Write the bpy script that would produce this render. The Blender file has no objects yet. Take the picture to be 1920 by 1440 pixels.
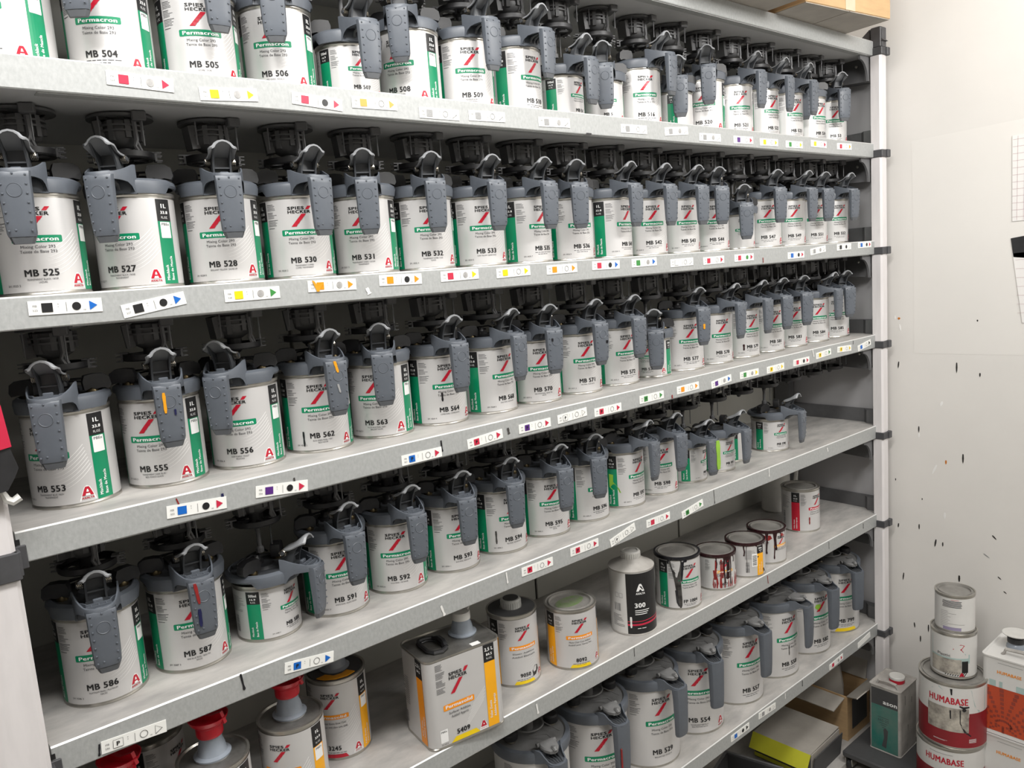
import bpy, bmesh, math, random
from mathutils import Matrix, Vector
random.seed(7)
sc = bpy.context.scene
COL = sc.collection

# ------------------------------------------------------------------ camera, world, lamps, exposure
cam = bpy.data.cameras.new('camera'); camo = bpy.data.objects.new('camera', cam); COL.objects.link(camo)
r_ = Vector((0.75603459, -0.65049088, -0.07261754)); u_ = Vector((0.14624734, 0.0597432, 0.98744239)); f_ = Vector((0.63798386, 0.75716072, -0.14030049))
M = Matrix((r_, u_, -f_)).transposed().to_4x4(); M.translation = Vector((-2.36417, -1.095, 1.58205))
camo.matrix_world = M
cam.sensor_width = 36.0; cam.lens = 36 * 1477.8 / 1920; cam.clip_start = 0.02
sc.camera = camo

world = bpy.data.worlds.new('room_light'); sc.world = world; world.use_nodes = True
bg = world.node_tree.nodes['Background']; bg.inputs[0].default_value = (1.0, 0.985, 0.96, 1); bg.inputs[1].default_value = 0.22

def area(name, loc, sx, sy, power, aim=None, col=(1, 0.985, 0.96)):
    l = bpy.data.lights.new(name, 'AREA'); l.shape = 'RECTANGLE'; l.size = sx; l.size_y = sy; l.energy = power; l.color = col
    o = bpy.data.objects.new(name, l); COL.objects.link(o); o.location = loc
    if aim: o.rotation_euler = (Vector(aim) - Vector(loc)).to_track_quat('-Z', 'Y').to_euler()
    return o
area('ceiling_lamp_light', (-2.20, -0.80, 2.66), 1.5, 0.22, 37, (-2.05, -0.1, 1.8))
area('ceiling_lamp_light', (-0.70, -1.45, 2.38), 0.9, 0.22, 25, (-0.02, -0.05, 2.05))
area('ceiling_lamp_light', (-1.5, -2.2, 2.70), 2.4, 0.25, 10)

vs = sc.view_settings
vs.view_transform = 'Standard'; vs.look = 'None'; vs.gamma = 1.0; vs.use_curve_mapping = False; vs.exposure = 0.0

# ------------------------------------------------------------------ materials
def mat(name, col, rough=0.5, metal=0.0, var=0.0, scale=30.0, col2=None, bump=0.0, detail=4.0, spec=0.5, vor=False, trans=0.0, coat=0.0, stretch=None):
    m = bpy.data.materials.new(name); m.use_nodes = True
    nt = m.node_tree; b = nt.nodes['Principled BSDF']
    b.inputs['Base Color'].default_value = (*col, 1); b.inputs['Roughness'].default_value = rough; b.inputs['Metallic'].default_value = metal
    b.inputs['Specular IOR Level'].default_value = spec
    if trans: b.inputs['Transmission Weight'].default_value = trans
    if coat: b.inputs['Coat Weight'].default_value = coat
    if var or col2 or bump:
        tc = nt.nodes.new('ShaderNodeTexCoord')
        src = tc.outputs['Object']
        if stretch:
            mp = nt.nodes.new('ShaderNodeMapping'); mp.inputs['Scale'].default_value = stretch
            nt.links.new(src, mp.inputs['Vector']); src = mp.outputs['Vector']
        if vor:
            n = nt.nodes.new('ShaderNodeTexVoronoi'); n.inputs['Scale'].default_value = scale; out = n.outputs['Color']
        else:
            n = nt.nodes.new('ShaderNodeTexNoise'); n.inputs['Scale'].default_value = scale; n.inputs['Detail'].default_value = detail; n.inputs['Roughness'].default_value = 0.6; out = n.outputs['Fac']
        nt.links.new(src, n.inputs['Vector'])
        if var or col2:
            cr = nt.nodes.new('ShaderNodeValToRGB')
            c2 = col2 if col2 else tuple(c * (1 - var) for c in col)
            cr.color_ramp.elements[0].position = 0.35; cr.color_ramp.elements[1].position = 0.65
            cr.color_ramp.elements[0].color = (*c2, 1); cr.color_ramp.elements[1].color = (*col, 1)
            nt.links.new(out, cr.inputs['Fac']); nt.links.new(cr.outputs['Color'], b.inputs['Base Color'])
        if bump:
            bp = nt.nodes.new('ShaderNodeBump'); bp.inputs['Strength'].default_value = bump; bp.inputs['Distance'].default_value = 0.002
            nt.links.new(out, bp.inputs['Height']); nt.links.new(bp.outputs['Normal'], b.inputs['Normal'])
    return m
K = {}
K['wall'] = mat('painted_wall', (.76, .735, .70), .75, var=.06, scale=2.2, bump=.12, detail=8)
K['wall_back'] = mat('back_wall', (.30, .295, .285), .8, var=.1, scale=2)
K['wall_far'] = mat('far_wall_paint', (.80, .785, .75), .8, var=.05, scale=2)
K['floor'] = mat('concrete_floor', (.46, .44, .40), .8, var=.25, scale=6, bump=.2)
K['ceiling'] = mat('ceiling_paint', (.7, .69, .67), .8, var=.03, scale=2)
K['galv'] = mat('galvanised_lip', (.42, .43, .425), .5, .15, var=.16, scale=210, detail=6, stretch=(1, 1, .6))
K['galvedge'] = mat('worn_highlit_edge', (.72, .72, .71), .35, .2, var=.05, scale=60)  # wear, plus the overhead highlight along each lip painted into the colour
K['shelftop'] = mat('dusty_shelf_top', (.50, .48, .455), .55, .05, col2=(.33, .32, .31), scale=9, detail=9, stretch=(1, 2.5, 1))
K['under'] = mat('shelf_underside', (.6, .605, .61), .5, .2, var=.1, scale=5)
K['post'] = mat('white_post_enamel', (.72, .69, .69), .35, var=.08, scale=9, stretch=(6, 6, 1))
K['clamp'] = mat('charcoal_clamp_plastic', (.065, .065, .07), .5, var=.2, scale=40)
K['blackpl'] = mat('black_plastic', (.022, .022, .024), .45, var=.3, scale=60)
K['bracket'] = mat('black_bracket', (.115, .115, .118), .5, var=.25, scale=18)
K['endpanel'] = mat('grey_end_panel', (.42, .415, .425), .5, var=.05, scale=3)
K['gusset'] = mat('grey_gusset', (.14, .14, .145), .5, var=.1, scale=20)
K['backpanel'] = mat('grey_back_panel', (.62, .615, .57), .6, var=.1, scale=3)
K['tin'] = mat('bare_tin', (.52, .50, .46), .3, .85, var=.2, scale=25)
K['tinlid'] = mat('dusty_tin_lid', (.40, .385, .36), .5, .45, var=.35, scale=16, detail=8)
K['dulltin'] = mat('smudged_tin_top', (.35, .34, .32), .35, .75, var=.5, scale=22, detail=8)
K['label'] = mat('silver_label', (.64, .63, .625), .38, .30, var=.06, scale=5, coat=.1)
K['plainwhite'] = mat('white_label', (.68, .67, .65), .4, var=.05, scale=12)
K['plastic'] = mat('grey_lid_plastic', (.108, .121, .142), .42, var=.1, scale=35)
K['lever'] = mat('dark_lever_plastic', (.075, .08, .088), .42, var=.15, scale=35)
K['leverpad'] = mat('lever_pad_plastic', (.33, .34, .355), .4, var=.15, scale=40)
K['capend'] = mat('grip_end_plastic', (.085, .09, .098), .5, var=.1, scale=40)
K['dusty'] = mat('dusty_grey_plastic', (.20, .20, .20), .6, var=.25, scale=20)
K['spring'] = mat('spring_steel', (.55, .50, .42), .25, .95, var=.1, scale=50)
K['brass'] = mat('brass_thread', (.11, .085, .045), .35, .8, var=.2, scale=50)
K['black'] = mat('black_print', (.012, .012, .013), .4, var=.1, scale=50)
K['ink'] = mat('grey_ink', (.055, .055, .06), .5, var=.1, scale=50)
K['finetext'] = mat('fine_print_ink', (.16, .16, .165), .5, var=.2, scale=80)
K['red'] = mat('red_print', (.50, .008, .028), .35, var=.06, scale=30)
K['green'] = mat('green_print', (.0, .235, .105), .35, var=.08, scale=20)
K['orange'] = mat('orange_print', (.90, .30, .008), .35, var=.06, scale=20)
K['amber'] = mat('amber_print', (.92, .42, .01), .35, var=.06, scale=20)
K['yellow'] = mat('yellow_print', (.88, .62, .005), .35, var=.05, scale=20)
K['white'] = mat('white_print', (.86, .86, .85), .4, var=.03, scale=20)
K['wave'] = mat('wave_print', (.84, .83, .82), .33, var=.02, scale=20)
K['blue'] = mat('blue_print', (.005, .13, .52), .4, var=.05, scale=20)
K['purple'] = mat('purple_print', (.09, .02, .20), .4, var=.05, scale=20)
K['tgreen'] = mat('tag_green', (.04, .25, .05), .4, var=.05, scale=20)
K['tagred'] = mat('tag_red', (.56, .02, .06), .4, var=.05, scale=20)
K['hatch'] = mat('tag_hatch_grey', (.34, .34, .34), .45, var=.25, scale=900)
K['metaldot'] = mat('tag_metallic_dot', (.45, .44, .43), .4, .1, var=.5, scale=90)
K['tag'] = mat('tag_card', (.85, .85, .82), .5, var=.03, scale=30)
K['line'] = mat('tag_line', (.10, .10, .10), .5, var=.1, scale=50)
K['card'] = mat('cardboard', (.50, .33, .17), .8, var=.12, scale=14, stretch=(1, 1, 6))
K['cardgrey'] = mat('grey_cardboard', (.40, .37, .33), .8, var=.15, scale=12)
K['cardtape'] = mat('packing_tape', (.55, .46, .33), .25, var=.1, scale=30)
K['redcap'] = mat('red_cap_plastic', (.55, .008, .022), .3, var=.1, scale=30)
K['spout'] = mat('translucent_spout', (.42, .47, .54), .18, trans=.35, var=.15, scale=30)
K['whitecap'] = mat('white_cap_plastic', (.66, .65, .62), .4, var=.08, scale=40)
K['greycap'] = mat('grey_cap_plastic', (.50, .50, .48), .45, var=.12, scale=40)
K['drip_dark'] = mat('dark_maroon_paint', (.030, .008, .010), .2, var=.4, scale=40)
K['drip_red'] = mat('red_paint', (.30, .02, .02), .3, var=.4, scale=60)
K['drip_black'] = mat('black_paint', (.012, .012, .016), .25, var=.3, scale=40)
K['drip_white'] = mat('white_paint', (.80, .79, .77), .35, var=.05, scale=40)
K['drip_grey'] = mat('charcoal_metallic_paint', (.10, .095, .09), .25, .4, var=.7, scale=70)
K['drip_orange'] = mat('ochre_paint', (.75, .32, .01), .4, var=.1, scale=40)
K['drip_navy'] = mat('navy_paint', (.012, .014, .07), .35, var=.2, scale=40)
K['tape_green'] = mat('green_masking_tape', (.28, .52, .05), .6, var=.15, scale=40)
K['smudge'] = mat('green_smudged_tin', (.22, .34, .13), .4, .4, col2=(.33, .34, .27), scale=40)
K['sheet'] = mat('smoothed_wall_patch', (.775, .75, .715), .45, var=.03, scale=3)
K['paper'] = mat('paper', (.82, .80, .78), .7, var=.03, scale=8)
K['paperline'] = mat('paper_line', (.55, .40, .42), .7, var=.1, scale=8)
K['neon'] = mat('yellow_carton', (.55, .54, .03), .55, var=.12, scale=9)
K['darkbox'] = mat('dark_grey_box', (.07, .07, .072), .6, var=.25, scale=10)
K['teal'] = mat('teal_tin_print', (.02, .16, .13), .4, col2=(.10, .19, .16), scale=14, detail=8)
K['dirtytin'] = mat('dirty_white_tin', (.50, .48, .45), .5, col2=(.30, .28, .26), scale=14, detail=9)
K['crimson'] = mat('crimson_tin_print', (.27, .012, .02), .4, var=.25, scale=9)
K['vermilion'] = mat('vermilion_tin_print', (.55, .075, .025), .45, var=.15, scale=9)
K['brick'] = mat('brick_red_dots', (.30, .05, .03), .45, var=.1, scale=20)
K['tealpale'] = mat('pale_teal_print', (.42, .55, .53), .45, var=.15, scale=14)
K['lilac'] = mat('lilac_print', (.32, .28, .42), .45, var=.1, scale=20)
K['sketch'] = mat('cream_sketch_print', (.55, .51, .44), .5, col2=(.20, .18, .16), scale=38, detail=9)
K['clutter'] = mat('crumpled_film', (.30, .30, .22), .35, col2=(.10, .10, .09), scale=9, bump=.8)
K['chip'] = mat('dark_scuff', (.025, .022, .02), .6, var=.2, scale=60)
K['chipw'] = mat('plaster_scuff', (.85, .84, .82), .7, var=.05, scale=40)
K['chipo'] = mat('orange_scuff', (.55, .18, .02), .6, var=.1, scale=40)

# ------------------------------------------------------------------ mesh helpers
class MB:
    def __init__(s): s.v = []; s.f = []; s.m = []
    def add(s, vs_, fs_, m=0, X=None):
        o = len(s.v)
        for p in vs_:
            s.v.append(tuple(X @ Vector(p)) if X is not None else tuple(p))
        for q in fs_:
            s.f.append([o + i for i in q]); s.m.append(m)
        return s
    def box(s, x0, x1, y0, y1, z0, z1, m=0, X=None):
        return s.add([(x0, y0, z0), (x1, y0, z0), (x1, y1, z0), (x0, y1, z0), (x0, y0, z1), (x1, y0, z1), (x1, y1, z1), (x0, y1, z1)],
              [(0, 3, 2, 1), (4, 5, 6, 7), (0, 1, 5, 4), (1, 2, 6, 5), (2, 3, 7, 6), (3, 0, 4, 7)], m, X)
    def cbox(s, x0, x1, y0, y1, z0, z1, c=.002, m=0, X=None):
        P = [(x0 + c, y0), (x1 - c, y0), (x1, y0 + c), (x1, y1 - c), (x1 - c, y1), (x0 + c, y1), (x0, y1 - c), (x0, y0 + c)]
        def ins(p):
            cx, cy = (x0 + x1) / 2, (y0 + y1) / 2
            return (p[0] - c * (1 if p[0] > cx else -1), p[1] - c * (1 if p[1] > cy else -1))
        rings = [[(*ins(p), z0) for p in P], [(*p, z0 + c) for p in P], [(*p, z1 - c) for p in P], [(*ins(p), z1) for p in P]]
        return s.loft(rings, m, X)
    def loft(s, rings, m=0, X=None, cap0=True, cap1=True, closed=True):
        n = len(rings[0]); V = [p for r in rings for p in r]; F = []
        for k in range(len(rings) - 1):
            for i in range(n if closed else n - 1):
                j = (i + 1) % n
                F.append((k * n + i, k * n + j, (k + 1) * n + j, (k + 1) * n + i))
        if cap0: F.append(tuple(range(n))[::-1])
        if cap1: F.append(tuple((len(rings) - 1) * n + i for i in range(n)))
        return s.add(V, F, m, X)
    def lathe(s, prof, seg=32, m=0, X=None, cap0=True, cap1=True):
        rings = [[(r * math.cos(2 * math.pi * i / seg), r * math.sin(2 * math.pi * i / seg), z) for i in range(seg)] for r, z in prof]
        return s.loft(rings, m, X, cap0, cap1)
    def tube(s, pts, r, seg=6, m=0, X=None):
        pts = [Vector(p) for p in pts]; rings = []
        for i, p in enumerate(pts):
            a = pts[max(i - 1, 0)]; b = pts[min(i + 1, len(pts) - 1)]; d = (b - a).normalized()
            ref = Vector((0, 0, 1)) if abs(d.z) < .9 else Vector((1, 0, 0))
            x = d.cross(ref).normalized(); y = d.cross(x)
            rr = r[i] if isinstance(r, (list, tuple)) else r
            rings.append([tuple(p + rr * (math.cos(2 * math.pi * k / seg) * x + math.sin(2 * math.pi * k / seg) * y)) for k in range(seg)])
        return s.loft(rings, m, X)
    def prism(s, poly, axis, a0, a1, m=0, X=None):
        def P(p, a):
            return {'x': (a, p[0], p[1]), 'y': (p[0], a, p[1]), 'z': (p[0], p[1], a)}[axis]
        n = len(poly)
        V = [P(p, a0) for p in poly] + [P(p, a1) for p in poly]
        F = [tuple(range(n)), tuple(range(n, 2 * n))[::-1]] + [(i, (i + 1) % n, n + (i + 1) % n, n + i) for i in range(n)]
        return s.add(V, F, m, X)
    def torus(s, R, r, c=(0, 0, 0), seg=20, sub=5, axis='z', m=0):
        pts = []
        V = []; F = []
        for i in range(seg):
            a = 2 * math.pi * i / seg
            for j in range(sub):
                b = 2 * math.pi * j / sub
                q = ((R + r * math.cos(b)) * math.cos(a), (R + r * math.cos(b)) * math.sin(a), r * math.sin(b))
                if axis == 'y': q = (q[0], q[2], q[1])
                if axis == 'x': q = (q[2], q[0], q[1])
                V.append((q[0] + c[0], q[1] + c[1], q[2] + c[2]))
        for i in range(seg):
            for j in range(sub):
                i2 = (i + 1) % seg; j2 = (j + 1) % sub
                F.append((i * sub + j, i2 * sub + j, i2 * sub + j2, i * sub + j2))
        return s.add(V, F, m)
    def mesh(s, name, mats, ang=35, recalc=True):
        me = bpy.data.meshes.new(name); me.from_pydata(s.v, [], s.f)
        for k in mats: me.materials.append(K[k])
        me.polygons.foreach_set('material_index', s.m)
        if recalc:
            bm = bmesh.new(); bm.from_mesh(me)
            bmesh.ops.recalc_face_normals(bm, faces=bm.faces)
            th = math.radians(ang)
            for f in bm.faces: f.smooth = True
            for e in bm.edges:
                e.smooth = (len(e.link_faces) == 2 and e.calc_face_angle(0) < th)
            bm.to_mesh(me); bm.free()
        return me

def obj(name, me, parent=None, loc=(0, 0, 0), rz=0.0, rot=None):
    o = bpy.data.objects.new(name, me); COL.objects.link(o)
    o.parent = parent; o.location = loc; o.rotation_euler = rot if rot else (0, 0, rz)
    return o
def tag(o, label, cat, group=None):
    o['label'] = label; o['category'] = cat
    if group: o['group'] = group
    return o
def thing(name, label, cat, loc=(0, 0, 0), rz=0.0, group=None, rot=None):
    return tag(obj(name, None, None, loc, rz, rot), label, cat, group)
def struct(name, me, loc=(0, 0, 0)):
    o = obj(name, me, None, loc); o['kind'] = 'structure'; return o

# ------------------------------------------------------------------ lettering: all strings are turned into meshes in one go
SHELF = {'A': 2.1602, 'B': 1.8756, 'C': 1.5960, 'D': 1.3164, 'E': 1.0363, 'F': 0.7561, 'G': 0.3957}
GX = lambda i: -2.145 + .1228 * i
CY = .112
SUB = {'505': 'OCHRE / OCRE', '506': 'RED OXIDE / ROUILLE', '508': 'PLATINUM SILVER', '509': 'PLATINUM SILVER FINE|ARGENT PLATIN. FIN',
 '525': 'TRANSPARENT BLACK / NOIR|LAZURE', '527': 'TRANSPARENT BLACK / NOIR|TRANSPARENT', '528': 'BRILLIANT YELLOW / JAUNE VIF',
 '530': 'TRANSPARENT COPPER|CUIVRE TRANSPARENT', '531': 'TRANSPARENT OXIDE / OXYDE|TRANSPARENT', '532': 'TRANSPARENT OCHRE / OCRE|GLACIS',
 '533': 'DARK YELLOW / JAUNE FONCE', '553': 'TRANSPARENT BLUE / BLEU|TRANSPARENT', '555': 'TRANSPARENT DARK BLUE /|BLEU FONCE GLACIS',
 '556': 'DEEP PURPLE / VIOLET|PROFOND', '562': 'BLUE GREEN PEARL / VERT|BLEU NACRE', '563': 'HI-LITE BLUE PEARL / BLEU|BRILLANT NACRE',
 '564': 'COPPER PEARL / CUIVRE NACRE', '568': 'LILAC PEARL / LILAS NACRE', '570': 'FINE WHITE PEARL / BLANC FIN|NACRE', '571': 'PINK PEARL / ROSE NACRE',
 '586': 'PLATINUM PEARL / PLATINUM|NACRE', '587': 'FINE BLUE PEARL / BLEU FIN|NACRE', '591': 'WHITE PEARL / BLANC NACRE', '592': 'GOLD PEARL / OR NACRE',
 '593': 'BLUE PEARL / BLEU NACRE', '594': 'RED PEARL / ROUGE NACRE', '595': 'RUBY PEARL / RUBIS|NACRE', '529': 'BRILLIANT RED / ROUGE VIF', '554': 'TRANSPARENT DEEP BLUE /|BLEU PROFOND GLACIS'}
# shelf, slot, number, label turn, handle turn, size (L one litre, S half litre)
CANS = [
 ('B', 0, '09', -42, -95, 'L'), ('B', 1, '504', -29, -36, 'L'), ('B', 2, '505', -17, -2, 'L'), ('B', 3, '506', -34, -26, 'L'), ('B', 4, '507', -6, -7, 'S'),
 ('B', 5, '508', -56, -42, 'L'), ('B', 6, '509', -24, -3, 'L'), ('B', 7, '510', 4, 5, 'L'), ('B', 8, '51', 8, 1, 'S'), ('B', 9, '5', -28, -40, 'S'),
 ('B', 10, '516', -27, 6, 'L'), ('B', 11, '', -120, -39, 'S'), ('B', 12, '520', -50, -44, 'L'), ('B', 13, '521', -28, -3, 'L'), ('B', 14, '522', -9, 2, 'L'),
 ('B', 15, '523', -15, 1, 'L'), ('B', 16, '524', -9, -62, 'L'), ('B', 17, '53', -35, -32, 'L'),
 ('C', 0, '525', -12, -20, 'L'), ('C', 1, '527', -43, -38, 'L'), ('C', 2, '528', -25, -11, 'L'), ('C', 3, '530', -20, 0, 'L'), ('C', 4, '531', -36, -24, 'L'),
 ('C', 5, '532', -20, -18, 'L'), ('C', 6, '533', -20, -11, 'L'), ('C', 7, '535', 0, -7, 'L'), ('C', 8, '536', -12, -27, 'L'), ('C', 9, '541', 7, -4, 'L'),
 ('C', 10, '542', -23, -7, 'L'), ('C', 11, '543', -19, -10, 'L'), ('C', 12, '544', -26, -30, 'L'), ('C', 13, '', -30, -38, 'S'), ('C', 14, '547', -36, -25, 'L'),
 ('C', 15, '549', -30, -9, 'L'), ('C', 16, '551', -31, -24, 'L'), ('C', 17, '552', -25, -13, 'L'),
 ('D', 0, '553', -44, -23, 'L'), ('D', 1, '555', -37, -9, 'L'), ('D', 2, '556', -35, -42, 'L'), ('D', 3, '562', -21, -4, 'L'), ('D', 4, '563', -42, -25, 'L'),
 ('D', 5, '564', -12, -6, 'L'), ('D', 6, '568', 2, 4, 'L'), ('D', 7, '570', -23, -14, 'L'), ('D', 8, '571', -19, -9, 'L'), ('D', 9, '572', -12, -10, 'L'),
 ('D', 10, '57', -57, -40, 'S'), ('D', 11, '577', -26, -17, 'L'), ('D', 12, '578', -20, -2, 'L'), ('D', 13, '579', -12, -2, 'L'), ('D', 14, '581', -21, -17, 'L'),
 ('D', 15, '583', -36, -25, 'L'), ('D', 16, '584', -30, -3, 'L'), ('D', 17, '585', -39, -26, 'L'),
 ('E', 0, '586', -16, -7, 'L'), ('E', 1, '587', -9, -3, 'L'), ('E', 2, '588', 25, 37, 'S'), ('E', 3, '591', -11, -3, 'L'), ('E', 4, '592', -28, -4, 'L'),
 ('E', 5, '593', -10, -12, 'L'), ('E', 6, '594', -7, -16, 'L'), ('E', 7, '595', -19, -11, 'L'), ('E', 8, '596', -4, -23, 'L'), ('E', 9, '597', 3, 9, 'L'),
 ('E', 10, '598', -31, -8, 'L'), ('E', 11, '90', 17, -8, 'S'), ('E', 12, '991', -6, 3, 'S'), ('E', 14, '590', -20, 8, 'S')]
BIG = [(-1.37, '', -30, -14), (-1.184, '', -30, -13), (-1.0, '529', -19, -5), (-.8155, '554', -39, -21), (-.631, '557', -17, -9), (-.4465, '558', -13, 6), (-.262, '582', -16, -13), (-.0775, '799', -30, -24)]
TAGS = [('B', '504', -2.024, -.019, -2.1, 'tagred', 'm', 'tagred'), ('B', '505', -1.910, -.025, 3.4, 'yellow', 'm', 'yellow'), ('B', '506', -1.777, -.024, -3.6, 'tagred', 'k', 'tagred'),
 ('B', '507', -1.679, -.019, 1, 'orange', 'o', 'orange'), ('B', '508', -1.556, -.026, .4, 'hatch', 'o', 'tag'), ('B', '510', -1.454, -.023, 1.4, 'hatch', 'o', 'tag'),
 ('B', '512', -1.292, -.023, 1.6, 'hatch', 'm', 'tag'), ('B', '514', -1.065, -.022, 1.1, 'hatch', 'o', 'tag'), ('B', '518', -.925, -.018, 4.8, 'hatch', 'm', 'tag'),
 ('B', '520', -.803, -.025, 1.3, 'hatch', 'm', 'tag'), ('B', '521', -.670, -.024, 1.1, 'purple', 'o', 'tagred'), ('B', '522', -.559, -.024, .9, 'yellow', 'o', 'yellow'),
 ('B', '523', -.441, -.024, .8, 'tgreen', 'o', 'yellow'), ('B', '524', -.317, -.017, -.3, 'yellow', 'o', 'tagred'), ('B', '53', -.178, -.017, 1.6, 'tagred', 'o', 'amber'),
 ('C', '525', -2.147, -.016, -1.1, 'black', 'k', 'blue'), ('C', '527', -2.044, -.022, 8.9, 'black', 'k', 'blue'), ('C', '528', -1.910, -.018, .1, 'yellow', 'm', 'tgreen'),
 ('C', '530', -1.784, -.014, -.9, 'orange', 'm', 'orange'), ('C', '531', -1.661, -.013, -1.1, 'orange', 'k', 'orange'), ('C', '532', -1.541, -.013, .6, 'tagred', 'm', 'yellow'),
 ('C', '533', -1.419, -.014, 1, 'yellow', 'o', 'yellow'), ('C', '535', -1.296, -.015, .6, 'orange', 'o', 'orange'), ('C', '536', -1.172, -.014, -.6, 'tagred', 'k', 'blue'),
 ('C', '541', -1.053, -.014, .5, 'tgreen', 'm', 'blue'), ('C', '542', -.925, -.020, .6, 'tag', 'o', 'tag'), ('C', '543', -.806, -.021, .7, 'tagred', 'o', 'tagred'),
 ('C', '544', -.682, -.020, .3, 'tagred', 'g', 'tagred'), ('C', '547', -.444, -.024, .4, 'blue', 'k', 'tagred'), ('C', '549', -.331, -.016, 5, 'hatch', 'm', 'tag'),
 ('C', '551', -.187, -.012, .7, 'black', 'k', 'hatch'), ('C', '552', -.064, -.010, .3, 'blue', 'k', 'tagred'),
 ('D', '555', -2.024, -.023, -3.8, 'blue', 'k', 'tagred'), ('D', '556', -1.900, -.026, -6, 'purple', 'k', 'tagred'), ('D', '563', -1.651, -.029, -.3, 'blueP', 'o', 'tagred'),
 ('D', '564', -1.514, -.026, 3.5, 'tagredP', 'o', 'tagred'), ('D', '568', -1.393, -.024, -.1, 'purpleP', 'o', 'tagred'), ('D', '570', -1.293, -.022, 2.2, 'tagP', 'o', 'tag'),
 ('D', '571', -1.190, -.028, -.2, 'tagredP', 'o', 'tagred'), ('D', '572', -1.050, -.024, .2, 'tgreenP', 'o', 'tgreen'), ('D', '576', -.922, -.023, .7, 'orange', 'o', 'orange'),
 ('D', '577', -.793, -.027, 5, 'purple', 'm', 'blue'), ('D', '578', -.675, -.025, -.5, 'tgreen', 'm', 'yellow'), ('D', '579', -.556, -.027, .8, 'yellowP', 'o', 'yellow'),
 ('D', '581', -.429, -.026, -.4, 'tagred', 'k', 'tagred'), ('D', '583', -.311, -.020, 2.6, 'yellowP', 'o', 'tgreen'), ('D', '584', -.193, -.020, -2.6, 'yellowP', 'o', 'yellow'),
 ('D', '585', -.072, -.024, 8, 'blue', 'o', 'black'),
 ('E', '586', -2.143, -.029, -3.3, 'tagP', 'o', 'tag'), ('E', '588', -1.889, -.024, -8, 'blueP', 'o', 'blue'), ('E', '594', -1.412, -.017, -1.2, 'tagredP', 'o', 'tagred'),
 ('E', '595', -1.282, -.016, -.6, 'tagredP', 'o', 'tagred'), ('E', '596', -1.166, -.022, 11.9, 'tagP', 'o', 'tag'), ('E', '597', -1.048, -.020, -.2, 'tagred', 'o', 'tagred'),
 ('E', '598', -.924, -.027, 8, 'tgreenP', 'o', 'tgreen'),
 ('G', '554', -.766, -.019, .5, 'blue', 'k', 'black'), ('G', '557', -.640, -.016, -3, 'hatch', 'm', 'tag'), ('G', '582', -.268, -.024, 4.1, 'tagred', 'm', 'tagred'), ('G', '', -.093, -.021, 5.9, 'tag', '', 'tag')]
BOLD = {'SPIES', 'HECKER', 'Permacron', 'Permasolid', '1L', '500ml', '2,5 L', '33.8', '16.9', '84.5', 'AXALTA', 'P', '300', 'ason', 'MB', 'Mischlack', 'Base de Mezcla', '5409', '9050', '8092', '3245', 'FP 1004', '057', 'HUMABASE', 'Fuller Zusatz', 'Additive Aparejo', 'A'}
STR = set(BOLD) | {'FL.OZ.', 'PBEx', 'Mixing Color 293', 'Teinte de Base 293', 'Mixing Color 295', 'Teinte de Base 295', 'Surfacer Additive', 'Additif Apprêt', 'Elastic Additive', 'Additif Élastique',
 'Matte Clear Coat Additive', 'Additif pour Vernis Mat', 'Hardener Extra Slow 3245', 'Durcisseur VHS Ultra Lent 3245', 'MP', 'x', 'Plastic', '665-25', '291 5409 8', '3,5 L', '118.3'}
for c in CANS:
    if c[2]: STR.add('MB ' + c[2]); BOLD.add('MB ' + c[2]); STR.add('291 0%s %d' % (c[2], int(c[2]) % 8))
for b in BIG:
    if b[1]: STR.add('MB ' + b[1]); BOLD.add('MB ' + b[1])
for v_ in SUB.values(): STR.update(v_.split('|'))
for t in TAGS:
    if t[1]: STR.add(t[1]); BOLD.add(t[1])
TXT = {}
def bake_text():
    obs = []
    for s in sorted(STR | {'H'}):
        cu = bpy.data.curves.new('lettering', 'FONT'); cu.body = s; cu.size = 1.0; cu.resolution_u = 2; cu.fill_mode = 'FRONT'
        if s in BOLD: cu.space_character = 1.08
        o = bpy.data.objects.new('lettering', cu); COL.objects.link(o); obs.append((s, o))
    dg = bpy.context.evaluated_depsgraph_get()
    for s, o in obs:
        me = bpy.data.meshes.new_from_object(o.evaluated_get(dg))
        vs2 = [(v.co.x, v.co.y) for v in me.vertices]; fs2 = [tuple(p.vertices) for p in me.polygons]
        TXT[s] = (vs2, fs2); bpy.data.meshes.remove(me)
    for s, o in obs:
        cu = o.data; bpy.data.objects.remove(o); bpy.data.curves.remove(cu)
    h = max(y for x, y in TXT['H'][0])
    for s, (v2, f2) in list(TXT.items()):
        if not v2: continue
        x0 = min(x for x, y in v2); x1 = max(x for x, y in v2)
        TXT[s] = ([((x - x0) / h, y / h) for x, y in v2], f2, (x1 - x0) / h)
bake_text()

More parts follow.
